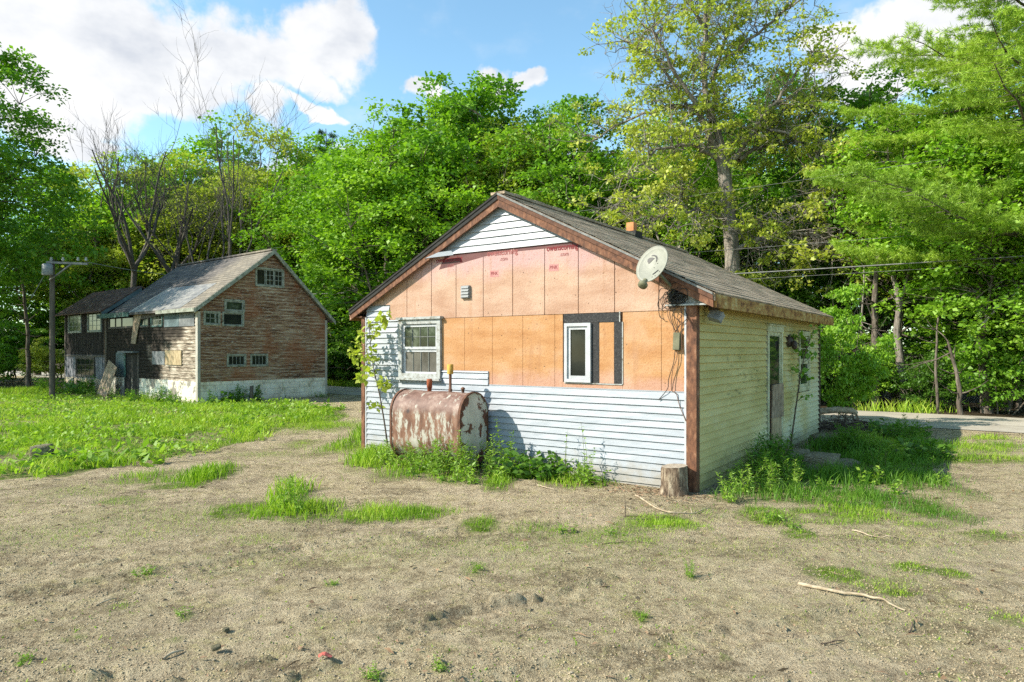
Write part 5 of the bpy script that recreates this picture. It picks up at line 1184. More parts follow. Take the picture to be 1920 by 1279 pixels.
def plant_tree(key, name, x, y, H, label, group=None, rz=None, wide=1.0, cat='tree', rng=random.Random(77)):
    t = TREES[key]; s = H/t['H']
    e = empty(name, (x, y, 0), rng.uniform(0, 6.28) if rz is None else rz, label, cat, group); e.scale = (s*wide, s*wide, s)
    if t.get('trunk') is not None: link('trunk' if cat == 'tree' else 'stems', t['trunk'], e)
    link('crown' if cat == 'tree' else 'foliage', t['crown'], e)
    return e
make_tree('maple_a', 1, 13, 2.2, 3.7, 300, 93, 0.156, 'leaf_bright', gaps=0.37)
make_tree('maple_b', 2, 13, 3.0, 3.3, 270, 93, 0.148, 'leaf_maple', gaps=0.40, lean=(0.5, 0.2))
make_tree('maple_c', 3, 13, 1.5, 4.2, 340, 93, 0.164, 'leaf_maple', gaps=0.35, limbs=11)
make_tree('ash', 4, 14, 4.2, 2.8, 230, 84, 0.140, 'leaf_olive', gaps=0.41, flat=0.7, bark='bark_grey')
make_tree('birch', 5, 12, 3.5, 2.4, 190, 84, 0.117, 'leaf_bright', gaps=0.40, flat=0.65, bark='bark_grey', limbs=8)
make_tree('yellow', 6, 13, 2.0, 3.9, 290, 78, 0.148, 'leaf_yellow', gaps=0.41, multi=2)
make_tree('oak', 7, 13, 2.4, 3.9, 310, 90, 0.148, 'leaf_olive', gaps=0.39, limbs=11)
make_tree('dark', 8, 13, 1.2, 3.8, 330, 93, 0.156, 'leaf_dark', gaps=0.33)
make_tree('bigleft', 9, 16, 3.6, 5.7, 600, 120, 0.156, 'leaf_maple', gaps=0.32, limbs=14, csize=(0.5, 0.95))
make_tree('under_a', 10, 3.2, 0.3, 1.7, 120, 78, 0.117, 'leaf_maple', gaps=0.32, limbs=6, multi=3, trunk_r=0.05, csize=(0.25, 0.5), flat=0.4)
make_tree('under_b', 11, 4.6, 0.5, 2.0, 150, 78, 0.125, 'leaf_bright', gaps=0.37, limbs=7, multi=2, trunk_r=0.06, csize=(0.3, 0.6), flat=0.35)
make_tree('under_c', 12, 2.4, 0.1, 1.6, 110, 75, 0.101, 'leaf_dark', gaps=0.29, limbs=6, multi=3, trunk_r=0.04, csize=(0.22, 0.45), flat=0.5)
make_tree('under_y', 13, 3.6, 0.4, 1.6, 100, 66, 0.109, 'leaf_yellow', gaps=0.39, limbs=6, multi=2, trunk_r=0.04, csize=(0.22, 0.5), flat=0.4)

# ------------------------------------------------------------------ white pine at the right: long level boughs of needle tufts
def pine(key, seed, H, zb, Rr, mat, bark, nb, droop=0.0, per=11, nl=0.20, power=0.8):
    rng = np.random.default_rng(seed); tb = TB()
    tp = curve(np.array([0, 0, -0.3]), np.array([0.2, 0.1, H]), (0.15, 0, 0), 12, rng, 0.04); tb.tube(tp, H*0.017*(1-0.93*np.linspace(0, 1, 12)), 10)
    T = []; TD = []; TT = []
    for i in range(nb):
        f = i/nb; z = zb+(H-zb)*f**0.9; Lb = Rr*(1-f)**power*rng.uniform(0.75, 1.1)+0.4; a = i*2.3999+rng.normal(0, 0.25)
        dv = np.array([math.cos(a), math.sin(a), 0]); sd = np.array([-dv[1], dv[0], 0])
        p0 = np.array([np.interp(z, tp[:, 2], tp[:, 0]), np.interp(z, tp[:, 2], tp[:, 1]), z]); p1 = p0+dv*Lb+np.array([0, 0, Lb*(0.10-droop)])
        bp = curve(p0, p1, (0, 0, -Lb*0.09), 9, rng, 0.04); tb.tube(bp, (0.012+Lb*0.009)*(1-0.85*np.linspace(0, 1, 9)), 5)
        ns = int(7+Lb*4.5); tint = rng.random()
        for j in range(ns):
            g_ = 0.22+0.78*(j+rng.random())/ns; k = g_*8; q = bp[int(k)]+(bp[min(8, int(k)+1)]-bp[int(k)])*(k-int(k))
            s = (1 if j % 2 else -1); l2 = Lb*0.36*(1.15-g_*0.75)*rng.uniform(0.6, 1.2); e = q+(sd*s*0.85+dv*0.65)*l2+np.array([0, 0, rng.uniform(-.04, .14)*l2])
            tp2 = curve(q, e, (0, 0, -0.03*l2), 5, rng, 0.02); tb.tube(tp2, 0.008*(1-0.7*np.linspace(0, 1, 5)), 3)
            nt_ = max(4, int(l2/0.058))
            for m in range(nt_):
                h = 0.2+0.8*(m+rng.random())/nt_; kk = h*4; c = tp2[int(min(3, kk))]+(tp2[min(4, int(kk)+1)]-tp2[int(min(3, kk))])*(kk-int(kk))
                T.append(c+rng.normal(0, 0.045, 3)*[1, 1, 0.6]); TD.append(e-q); TT.append(tint)
    T = np.array(T); TD = unit(np.array(TD)); TT = np.array(TT); k = np.repeat(np.arange(len(T)), per); m = len(k)
    O = unit(TD[k]*0.8+rng.normal(0, 0.75, (m, 3))+[0, 0, 0.18]); L = nl*rng.uniform(0.6, 1.2, m)
    V = leaf_arrays(T[k], O, L, L*0.085, rng, 0.4, 0)
    TREES[key] = dict(trunk=tb.mesh('trunk', MT[bark]), crown=leaf_mesh('crown', V, np.clip(TT[k]*0.5+rng.random(m)*0.5, 0, 1), MT[mat]), H=H)
pine('pine', 31, 17, 4.2, 6.4, 'needle', 'bark', 84, per=24, nl=0.15, power=0.66)
pine('spruce', 32, 16, 1.5, 3.0, 'needle_dark', 'bark', 70, droop=0.25, per=8, nl=0.26, power=0.9)

# ------------------------------------------------------------------ bare forked trees behind the barn
def bare_tree(key, seed, H, forks, spread, r0, fork_z, depth=4, dens=1.15):
    rng = np.random.default_rng(seed); tb = TB()
    def grow(p, d, L, r, lv):
        n = 8; pts = [p]; dd = d.copy()
        for i in range(n-1):
            dd = unit(dd+rng.normal(0, 0.125, 3)+np.array([0, 0, 0.07 if lv else 0.02])); pts.append(pts[-1]+dd*L/(n-1))
        pts = np.array(pts); rr_ = r*(1-0.72*np.linspace(0, 1, n)); tb.tube(pts, rr_, 7 if lv < 2 else (4 if lv < 3 else 3))
        if lv >= depth: return
        nc = int(rng.integers(3, 6)*dens)+(1 if lv > 1 else 0)
        for c in range(nc):
            f = rng.uniform(0.25, 0.95); k = f*(n-1); q = pts[int(k)]+(pts[min(n-1, int(k)+1)]-pts[int(k)])*(k-int(k))
            a = rng.uniform(0, 6.28); sd = unit(np.cross(dd, np.array([math.cos(a), math.sin(a), 0.2])))
            grow(q, unit(dd*0.8+sd*rng.uniform(0.35, 0.75)+np.array([0, 0, 0.25])), L*rng.uniform(0.38, 0.62), max(0.009, rr_[int(k)]*0.5), lv+1)
    tp = curve(np.array([0, 0, -0.3]), np.array([rng.normal(0, .2), rng.normal(0, .2), fork_z]), (rng.normal(0, 0.12), 0, 0), 7, rng, 0.03)
    tb.tube(tp, r0*(1-0.25*np.linspace(0, 1, 7)), 9)
    for i in range(forks):
        a = i*6.28/forks+rng.normal(0, 0.35); s = spread*rng.uniform(0.7, 1.3)
        grow(tp[-1]-np.array([0, 0, 0.15*i]), unit(np.array([math.cos(a)*s, math.sin(a)*s, 1.0])), (H-fork_z)*rng.uniform(0.72, 0.98), r0*0.58, 1)
    return tb.mesh('trunk', MT['bark_dark'])
BARE = [bare_tree('a', 3, 15.5, 5, 0.52, 0.20, 7.2, dens=1.2), bare_tree('b', 14, 15.5, 5, 0.46, 0.20, 8.0, dens=1.2), bare_tree('c', 25, 16, 4, 0.24, 0.14, 5.0, dens=1.15), bare_tree('d', 36, 16.5, 4, 0.22, 0.14, 5.5, dens=1.15)]
for i, (px, Y, me, lab) in enumerate([(236, 36, 0, 'bare tree with a crooked low fork rising behind the barn wing'), (316, 37, 1, 'bare grey forked tree behind the middle of the barn roof'),
                                     (392, 36, 2, 'thin upright bare tree left of the barn ridge peak'), (437, 35, 3, 'tall many-stemmed bare tree nearest the barn peak'), (300, 42, 2, 'slender bare tree standing farther back between two forked ones')]):
    e = empty('bare_tree', ((px-960)/F_*Y, Y, 0), [0.6, 2.2, 1.0, 3.9, 5.1][i], lab, 'tree', 'leafless trees behind the barn'); link('trunk', BARE[me], e); e.scale = (0.9, 0.9, [0.86, 0.76, 0.82, 0.82, 0.76][i])

# ------------------------------------------------------------------ the half-dead maple behind the house: thin yellow leaf over a tangle of bare twigs
rng = np.random.default_rng(55); tb = TB(); sc = 24/F_
def hp(px, py, dy=0.0): return np.array([(px-1375)*sc, dy, (655-py)*sc+HC])
tr = np.array([hp(1378, 790), hp(1376, 640), hp(1373, 480), hp(1366, 390), hp(1353, 290)]); tb.tube(tr, [0.36, 0.29, 0.26, 0.24, 0.21], 12)
LIMB = [([(1353, 290), (1330, 210), (1318, 110), (1325, 0), (1330, -90)], 0, .15), ([(1350, 285), (1300, 215), (1250, 150), (1205, 90)], -1.5, .12), ([(1335, 230), (1350, 120), (1380, 40), (1410, -40)], 1.5, .11),
        ([(1360, 320), (1410, 245), (1450, 190), (1500, 120)], -1.0, .12), ([(1385, 300), (1430, 270), (1490, 250), (1545, 250)], 1.2, .09), ([(1320, 200), (1260, 190), (1190, 200), (1120, 240)], 1.6, .09),
        ([(1345, 300), (1290, 280), (1220, 300), (1150, 360)], -1.8, .09), ([(1300, 215), (1230, 90), (1180, 50)], 1.0, .07), ([(1325, 60), (1270, 0), (1230, -50)], -1.0, .07), ([(1350, 120), (1430, 60), (1485, 30)], -1.6, .07),
        ([(1370, 410), (1300, 400), (1210, 420), (1120, 400)], -2.0, .08), ([(1372, 470), (1430, 448), (1500, 442), (1545, 480), (1590, 530)], -1.6, .11), ([(1500, 442), (1570, 430), (1640, 455), (1690, 500)], -2.2, .07),
        ([(1372, 440), (1440, 400), (1520, 380), (1580, 400)], -0.6, .07), ([(1365, 390), (1300, 350), (1240, 390), (1180, 440)], 1.0, .07), ([(1420, 240), (1470, 260), (1520, 330), (1540, 380)], -1.6, .06), ([(1450, 190), (1500, 190), (1560, 170)], 1.5, .06)]
sk = []
for pts, dep, r in LIMB:
    n = len(pts); P = np.array([hp(x, y, dep*(i/(n-1))) for i, (x, y) in enumerate(pts)])
    t = np.linspace(0, n-1, n*4); Q = np.stack([np.interp(t, np.arange(n), P[:, k]) for k in range(3)], -1); Q[1:-1] = (Q[:-2]+2*Q[1:-1]+Q[2:])/4+rng.normal(0, 0.035, (len(Q)-2, 3))
    tb.tube(Q, r*(1-0.8*np.linspace(0, 1, len(Q))), 7); sk += list(Q[2:])
sk = np.array(sk); ends = []
for i in range(760):
    s0 = sk[rng.integers(len(sk))]; v = unit(rng.normal(0, 1, 3)*[1, 1, 0.8]+unit(s0-np.array([0, 0, 7.5]))*0.6); L = rng.uniform(0.7, 2.3); p = curve(s0, s0+v*L, rng.normal(0, 0.16, 3), 6, rng, 0.05)
    tb.tube(p, 0.020*(1-0.75*np.linspace(0, 1, 6)), 4); ends.append(p[-1])
    for j in range(7):
        s1 = p[rng.integers(2, 6)]; w_ = s1+rng.normal(0, 0.36, 3); tb.tube(curve(s1, w_, rng.normal(0, 0.06, 3), 4), np.array([0.009, 0.007, 0.005, 0.003]), 3)
        if j < 2: ends.append(w_)
ends = np.array(ends); C = ends[rng.random(len(ends)) < 0.45]
V, r = clump_leaves(C, rng.uniform(0.18, 0.45, len(C)), 40, 0.115, rng, 0.6, 0.6)
e = empty('half_dead_maple', (*(((1375-960)/F_*24), 24), 0), 0, 'large half-dead tree of bare twigs and thin yellow leaves behind the house', 'tree')
link('trunk', tb.mesh('trunk', MT['bark_grey']), e); link('crown', leaf_mesh('crown', V, r, MT['leaf_yellow']), e)

# ------------------------------------------------------------------ the woods
sky_x = [-200, 0, 60, 120, 200, 330, 400, 450, 520, 590, 640, 700, 760, 800, 860, 910, 950, 1010, 1080, 1140, 1250, 1400, 1560, 1600, 1650, 1720, 1800, 1920, 2100]
sky_y = [40, 40, 150, 300, 300, 290, 240, 215, 245, 265, 215, 190, 150, 165, 130, 140, 175, 130, 140, 190, 110, 120, 100, 165, 150, 150, 150, 120, 100]
wr = random.Random(2024)
def height_for(x, y, k=1.0):
    px = 960+F_*x/y; yt = np.interp(px, sky_x, sky_y); return max(6.0, (HC+(655-yt)/F_*y)*k)
WOODL = {'maple_a': 'bright green broadleaf tree', 'maple_b': 'mid green maple', 'maple_c': 'broad mid green maple', 'ash': 'narrow olive green tree', 'birch': 'slim light green tree',
         'yellow': 'yellow green forked tree', 'oak': 'olive green broadleaf tree', 'dark': 'dark green broadleaf tree'}
placed = []
def wood(key, x, y, H, where, wide=1.0):
    placed.append((x, y)); return plant_tree(key, 'woodland_tree', x, y, H, WOODL[key]+' '+where, WOODL[key].replace(' tree', '')+' trees '+where, wide=wide, rng=wr)
# front rank at the road's far edge, then two ranks behind
ranks = [(24.0, 2.9, -30, 17, ['maple_a', 'maple_b', 'birch', 'maple_a', 'ash', 'maple_b', 'maple_c'], 0.95, 'in the front of the woods across the road'),
         (28.5, 3.1, -36, 22, ['maple_b', 'maple_c', 'oak', 'maple_a', 'ash', 'dark'], 0.93, 'in the middle of the woods across the road'),
         (34.0, 3.6, -44, 28, ['maple_c', 'dark', 'maple_b', 'oak', 'maple_a'], 0.84, 'deep in the woods across the road'),
         (41.0, 4.4, -54, 30, ['dark', 'maple_c', 'oak', 'dark'], 0.76, 'at the back of the woods')]
for b, st_, a0, a1, kinds, kh, where in ranks:
    a = a0; i = 0
    while a < a1:
        x, y = ab(a+wr.uniform(-.8, .8), b+wr.uniform(-1.1, 1.4)); px = 960+F_*x/max(y, 1)
        if y > 8 and -260 < px < 2200:
            left = px < 620; key = wr.choice(['yellow', 'maple_a', 'ash', 'maple_a', 'yellow']) if (left and wr.random() < 0.75) else kinds[i % len(kinds)]
            bb_ = to_ab(x, y)[1]; skip = (1120 < px < 1590 and bb_ < 27.5) or (1290 < px < 1450 and bb_ < 31)
            kscale = kh*(1.12 if px > 1450 else 1.0)
            if not skip: wood(key, x, y, height_for(x, y, kscale*wr.uniform(0.90, 1.02)), where, wr.uniform(0.9, 1.15))
        a += st_*wr.uniform(0.8, 1.2); i += 1
# distinct trees one can point to
plant_tree('bigleft', 'broadleaf_tree', -22.6, 26.5, 14.8, 'huge dark leafy tree filling the left edge of the view', rz=1.0)
plant_tree('spruce', 'spruce_tree', *((605-960)/F_*47, 47), 17.2, 'dark spruce tip rising above the far treeline', rz=0.3)
plant_tree('maple_a', 'maple_tree', *((735-960)/F_*31, 31), 12.6, 'large bright maple standing left of the house roof', rz=4.0, wide=1.15)
plant_tree('maple_c', 'maple_tree', *((880-960)/F_*33, 33), 15.2, 'tall green maple with a forked trunk above the house peak', rz=2.6)
plant_tree('birch', 'slim_tree', *((1278-960)/F_*27, 27), 12.8, 'slim pale-trunked tree left of the half-dead maple', rz=0.4)
plant_tree('pine', 'white_pine', 14.3, 17.6, 17.0, 'large white pine with level yellow green boughs at the right', rz=0.35)
plant_tree('maple_a', 'maple_tree', 13.9, 17.3, 7.4, 'low spreading bright maple under the pine at the right edge', rz=1.4, wide=1.25)
plant_tree('under_b', 'maple_sapling', *hw(0.35, 9.4), 3.3, 'young bright maple crowding the far corner of the house', rz=1.0, wide=0.6)
for px, Y, yt, key in ((150, 43, 330, 'maple_a'), (185, 41, 320, 'yellow'), (250, 42, 300, 'maple_a'), (315, 41, 290, 'yellow'), (215, 46, 290, 'yellow'), (280, 48, 300, 'maple_a'), (345, 44, 285, 'yellow'), (410, 48, 235, 'maple_a'), (470, 45, 222, 'yellow'), (520, 43, 250, 'yellow'), (565, 46, 255, 'maple_a')):
    x = (px-960)/F_*Y; wood(key, x, Y, HC+(655-yt)/F_*Y, 'behind the bare trees and the barn', 1.1)
for x, y, H, key in ((-35, 3, 12, 'maple_b'), (-38, -4, 13, 'maple_c'), (-34, 11, 11, 'oak'), (-40, 8, 14, 'dark'), (-41, -12, 14, 'maple_a')):  # unseen trees added outside the view so the window panes reflect them
    wood(key, x, y, H, 'added unseen left of the yard for window reflections')
# left background beyond the lawn
for x, y, H, key in ((-31, 37, 14, 'dark'), (-36, 30, 13, 'maple_b'), (-20, 45, 14, 'ash'), (-33, 47, 15, 'maple_c')):
    wood(key, x, y, H, 'behind the left edge of the lawn')
# understory
UL = {'under_a': 'green understory bush', 'under_b': 'bright green understory bush', 'under_c': 'low dark green bush', 'under_y': 'yellow green understory bush'}
def bush(key, x, y, H, where, wide=1.0):
    plant_tree(key, 'understory_bush', x, y, H, UL[key]+' '+where, UL[key]+'es '+where, wide=wide, cat='bush', rng=wr)
a = -31.0; i = 0
while a < 15:
    x, y = ab(a, 22.9+wr.uniform(0, 0.9)); px = 960+F_*x/y
    if -100 < px < 2050: bush(['under_a', 'under_c', 'under_b', 'under_c', 'under_a', 'under_c'][i % 6], x, y, wr.uniform(1.4, 3.6), 'along the far edge of the road', wr.uniform(0.8, 1.1))
    a += wr.uniform(1.0, 1.7) if a < -4 else wr.uniform(1.5, 2.6); i += 1
a = -34.0
while a < 18:
    x, y = ab(a, 25.6+wr.uniform(0, 1.6)); px = 960+F_*x/y
    if -100 < px < 2050: bush(['under_a', 'under_b', 'under_c'][i % 3], x, y, wr.uniform(2.2, 4.6), 'in the shade of the woods', wr.uniform(0.9, 1.3))
    a += wr.uniform(1.6, 2.6); i += 1
for x, y, H, k in ((-23.0, 33.5, 2.6, 'under_y'), (-25.5, 34.5, 3.4, 'under_a'), (-21.6, 35.5, 2.2, 'under_y'), (-28, 35, 4, 'under_a'), (-20.2, 37.5, 2.6, 'under_b'), (-30.5, 34, 3.4, 'under_b'), (-18.2, 39, 3.2, 'under_a'), (-33, 40, 4.6, 'under_a'), (-30.5, 41, 5, 'under_b'), (-28, 41.5, 4.6, 'under_a'), (-25.5, 42, 5, 'under_a'), (-23, 42, 4.6, 'under_b'), (-35, 37.5, 5, 'under_a'), (-32.5, 36, 4, 'under_c')):
    bush(k, x, y, H, 'beyond the left end of the lawn')

# slender trunks standing in the shade of the wood edge
def pole_trunk(px, Y, ytop, r, mat, label, bend=0.0, name='slender_trunk', grp=None):
    rng = np.random.default_rng(int(px)); tb = TB(); H = HC+(655-ytop)/F_*Y
    P = curve(np.array([0, 0, -0.2]), np.array([bend, rng.normal(0, .2), H]), (-bend*0.6+rng.normal(0, .08), 0, 0), 9, rng, 0.025); tb.tube(P, r*(1-0.55*np.linspace(0, 1, 9)), 8)
    for i in range(9):
        s0 = P[rng.integers(3, 9)]; v = unit(rng.normal(0, 1, 3)*[1, 1, .4]+[0, 0, .4])*rng.uniform(0.4, 1.3); tb.tube(curve(s0, s0+v, (0, 0, -.05), 4, rng, .03), np.array([.3, .22, .15, .06])*r, 4)
    e = empty(name, ((px-960)/F_*Y, Y, 0), 0, label, 'tree', grp); link('trunk', tb.mesh('trunk', MT[mat]), e)
for px, Y, yt, r, m, lab, bd in ((1643, 20.6, 440, .13, 'bark', 'dark straight trunk in the wood edge right of the house', 0.1), (1680, 21.8, 480, .11, 'bark', 'second dark trunk beside the straight one in the wood edge', -0.1),
                                 (1758, 18.9, 560, .045, 'bark', 'thin trunk at the far roadside left of the curved one', 0.05), (1800, 18.4, 640, .075, 'bark', 'short curved trunk leaning at the far roadside', -0.35),
                                 (1885, 19.6, 540, .09, 'bark', 'dark trunk near the right edge behind the road', 0.1), (1902, 20.3, 540, .10, 'bark', 'darkest trunk at the right edge behind the road', -0.05),
                                 (1612, 21.5, 500, .05, 'bark_grey', 'slim grey trunk just right of the house corner', 0.15), (52, 31.5, 520, .11, 'bark', 'dark trunk beyond the left end of the lawn', -0.2)):
    pole_trunk(px, Y, yt, r, m, lab, bd)
# fallen bare branch caught in the wood edge at the right
tb = TB(); rng = np.random.default_rng(5); p0 = np.array([(1838-960)/F_*18.2, 18.2, HC+(655-612)/F_*18.2]); p1 = np.array([(1925-960)/F_*18.0, 18.0, HC+(655-530)/F_*18.0])
P = curve(p0, p1, (0, 0, .05), 7, rng, .03)-p0; tb.tube(P, .035*(1-.6*np.linspace(0, 1, 7)), 6)
for i in range(14):
    s0 = P[rng.integers(1, 7)]; tb.tube(curve(s0, s0+rng.normal(0, .3, 3), (0, 0, .03), 4, rng, .02), [.012, .009, .006, .003], 3)
tag(link('dead_branch', tb.mesh('dead_branch', MT['wood_silver']), None, tuple(p0)), 'pale bare branch hanging in the trees at the right edge', 'branch')
# ------------------------------------------------------------------ weeds, saplings and small things near the house
def weed_mesh(seed, H, stems, leaf, width, mat, spread=0.12, step=0.03, droop=0.3, opp=False, top=True, whorl=3):
    rng = np.random.default_rng(seed); tb = TB(); C = []; O = []; L = []
    for s in range(stems):
        h = H*rng.uniform(0.6, 1.0); a = rng.uniform(0, 6.28); b = np.array([math.cos(a), math.sin(a), 0])*spread*rng.random()
        P = curve(np.append(b[:2], -0.02), b*2.0+np.array([rng.normal(0, .06*H), rng.normal(0, .06*H), h]), (rng.normal(0, .03), rng.normal(0, .03), 0), 7); tb.tube(P, 0.0045*(1-.7*np.linspace(0, 1, 7)), 4)
        n = int(h/step)
        for i in range(n):
            f = 0.12+0.88*i/n; k = f*6; q = P[int(k)]+(P[min(6, int(k)+1)]-P[int(k)])*(k-int(k))
            for w_ in range(whorl if i > n*0.8 else max(1, whorl-1)):
                t = i*2.4+w_*6.28/whorl+rng.normal(0, .2); el_ = rng.uniform(0.05, 0.6)+0.5*max(0, f-.7)
                C.append(q); O.append((math.cos(t)*math.cos(el_), math.sin(t)*math.cos(el_), math.sin(el_)-droop*(1-f))); L.append(leaf*rng.uniform(.6, 1.15)*(1-.45*f))
    C = np.array(C); O = unit(np.array(O)); L = np.array(L)
    V = leaf_arrays(C, O, L, L*width, rng, 0.7, 0.15); n1 = len(V)//4
    sv = np.concatenate(tb.V); sf = np.concatenate(tb.F)
    Vv = np.concatenate([sv, V]); Fq = np.concatenate([sf, np.arange(n1*4).reshape(n1, 4)+len(sv)])
    mi = np.r_[np.zeros(len(sf), int), np.ones(n1, int)]; r = np.r_[np.zeros(len(sf)), np.clip(rng.normal(.5, .25, n1), 0, 1)]
    return npmesh('weed', Vv, [Fq], [MT['stem_green'], MT[mat]], mi=mi, attr=[('rnd', 'FACE', r)])
WM = {'tall': weed_mesh(1, 0.62, 5, 0.13, 0.20, 'weed_leaf', 0.10, 0.022), 'tall2': weed_mesh(2, 0.50, 7, 0.12, 0.22, 'weed_leaf', 0.14, 0.022), 'spike': weed_mesh(3, 0.95, 2, 0.12, 0.32, 'weed_leaf', 0.05, 0.035, 0.1),
      'broad': weed_mesh(4, 0.34, 9, 0.17, 0.62, 'leaf_dark', 0.20, 0.05, 0.5, whorl=3), 'broadl': weed_mesh(5, 0.30, 8, 0.14, 0.55, 'weed_leaf', 0.17, 0.05, 0.4), 'thin': weed_mesh(6, 0.72, 2, 0.085, 0.42, 'weed_leaf', 0.03, 0.07, 0.2, whorl=2),
      'low': weed_mesh(7, 0.18, 10, 0.09, 0.40, 'weed_leaf', 0.15, 0.025, 0.4), 'fern': weed_mesh(8, 0.46, 8, 0.15, 0.26, 'grass_dark', 0.16, 0.028, 0.5), 'dock': weed_mesh(9, 0.22, 6, 0.26, 0.42, 'weed_leaf', 0.16, 0.06, 0.5, whorl=3)}
wr = random.Random(9)
def weed(kind, x, y, s, label, group, name='weed'):
    o = link(name, WM[kind], None, (x, y, float(gz(x, y))), (wr.uniform(-.08, .08), wr.uniform(-.08, .08), wr.uniform(0, 6.28))); o.scale = (s, s, s*wr.uniform(.9, 1.1))
    return tag(o, label, 'weed', group)
lab1 = ('bright leafy weed growing in front of the rusty oil tank', 'weeds in front of the oil tank')
for lx, ly, k, s in ((-4.55, -.92, 'tall2', .8), (-4.3, -.95, 'low', 1.3), (-4.05, -.92, 'tall2', .85), (-3.85, -.98, 'tall', .75), (-3.6, -.95, 'tall2', .9), (-3.45, -.9, 'tall', 1.0), (-3.25, -.95, 'tall2', 1.0), (-3.75, -1.2, 'low', 1.5), (-3.35, -1.15, 'tall2', .75), (-4.75, -.7, 'low', 1.6), (-3.1, -.75, 'tall', .95), (-2.95, -1.0, 'tall2', .85)):
    weed(k, *hw(lx, ly), s, *lab1)
lab2 = ('green weed at the foot of the white siding right of the tank', 'weeds along the foot of the white siding')
for lx, ly, k, s in ((-2.85, -.5, 'tall', .95), (-2.6, -.42, 'tall2', .95), (-2.45, -.55, 'broad', 1.0), (-2.3, -.40, 'broad', 1.15), (-2.1, -.45, 'broad', 1.1), (-2.7, -.75, 'tall2', .8), (-2.0, -.3, 'broadl', 1.0), (-1.9, -.45, 'broad', .9), (-1.6, -.32, 'low', 1.3), (-1.45, -.3, 'tall2', .6), (-1.3, -.28, 'low', 1.4), (-2.4, -.8, 'broadl', .8), (-2.9, -1.2, 'low', 1.3), (-2.55, -1.25, 'low', 1.0)):
    weed(k, *hw(lx, ly), s, *lab2)
weed('spike', *hw(-2.62, -.33), 1.05, 'tallest leafy weed spike right of the oil tank', None, 'tall_weed')
weed('spike', *hw(-3.02, -1.05), .85, 'leafy weed spike rising in front of the tank end', None, 'tall_weed')
weed('thin', *hw(-1.80, -.22), 1.05, 'thin pale seedling standing before the white siding', None, 'seedling')
weed('thin', *hw(-1.42, -.25), 1.05, 'twiggy dark-leaved seedling casting a shadow on the siding', None, 'seedling')
weed('spike', *hw(-1.38, -.24), .62, 'short leafy seedling near the middle of the white siding', None, 'seedling')
lab3 = ('leafy weed growing along the mildewed side wall', 'weeds along the side wall')
for lx, ly, k, s in ((.35, .55, 'tall2', .75), (.30, 1.0, 'tall', .7), (.55, .35, 'tall2', .8), (.60, .85, 'tall2', .95), (.80, .55, 'tall', .8), (.35, 1.6, 'fern', 1.0), (.55, 1.3, 'fern', 1.1), (.85, 1.1, 'tall2', .9), (.40, 2.1, 'fern', 1.1), (.62, 1.8, 'fern', 1.2), (.30, 2.6, 'fern', 1.1), (.9, 1.6, 'fern', .9), (.22, 3.0, 'fern', 1.0), (.5, 2.4, 'broad', 1.0), (1.05, .75, 'tall', .62), (.2, 2.2, 'tall', .9)):
    weed(k, *hw(lx, ly), s, *lab3)
lab4 = ('dark leafy weed in the shade right of the stone step', 'weeds in the shaded grass')
for i in range(34):
    lx, ly = wr.uniform(.9, 2.6), wr.uniform(4.4, 8.2)
    if lx+0.12*ly > 2.9: continue
    weed(wr.choice(['fern', 'fern', 'broad', 'tall2', 'broadl']), *hw(lx, ly), wr.uniform(.6, 1.15), *lab4)
for lx, ly in ((1.3, 1.2), (1.7, 1.9), (2.1, 1.4), (1.2, 2.2), (2.5, 2.4), (1.8, 2.8), (2.3, 3.0)):
    weed(wr.choice(['fern', 'low', 'broadl']), *hw(lx, ly), wr.uniform(.5, .9), *lab4)
lab5 = ('green weed growing against the barn foundation', 'weeds along the barn foundation')
for lx, ly, k, s in ((-1.0, -.5, 'fern', 1.1), (-1.6, -.6, 'fern', 1.2), (-.4, -.5, 'fern', 1.1), (.35, .3, 'fern', 1.0), (-2.3, -.6, 'tall2', 1.0), (-3.0, -.5, 'tall2', .9), (-3.8, -.6, 'fern', .9), (-8.3, -.5, 'fern', 1.7), (-8.8, -.45, 'broad', 1.8), (-10.6, -.6, 'broadl', 1.8), (-11.1, -.7, 'tall2', 1.5), (-9.6, -.6, 'fern', 1.2), (-7.9, -.7, 'fern', 1.2),
                     (.45, .9, 'broad', 1.4), (.5, 1.15, 'fern', 1.4), (.5, 1.75, 'fern', 1.3), (.4, 3.0, 'thin', .9), (.35, 4.1, 'thin', .7), (.3, 4.6, 'low', 1.2), (-4.6, -.9, 'tall2', 1.0), (-5.3, -1.3, 'tall2', .9), (-11.9, -.9, 'fern', 1.4), (-12.6, -.8, 'fern', 1.5), (-2.7, -.9, 'fern', 1.1), (-.1, -.8, 'fern', 1.0)):
    weed(k, *bw(lx, ly), s, *lab5)
lab6 = ('broad-leaved weed standing in the lawn grass', 'broad-leaved weeds in the lawn')
for px, py, s in ((120, 868, 1.2), (160, 872, 1.3), (205, 868, 1.1), (240, 862, 1.2), (265, 850, 1.0), (100, 862, 1.0), (280, 872, .9), (180, 858, 1.1), (60, 870, .9), (290, 832, .9), (240, 815, .9), (330, 822, .8), (420, 765, 1.3), (440, 768, 1.3), (395, 764, 1.2), (600, 768, 1.2), (640, 770, 1.1), (520, 770, 1.2), (570, 770, .9)):
    x, y = gp(px, py); weed('dock', x, y, s*wr.uniform(.8, 1.1), *lab6)
lab7 = ('small green weed sprouting from bare dirt', 'single weeds in the bare dirt')
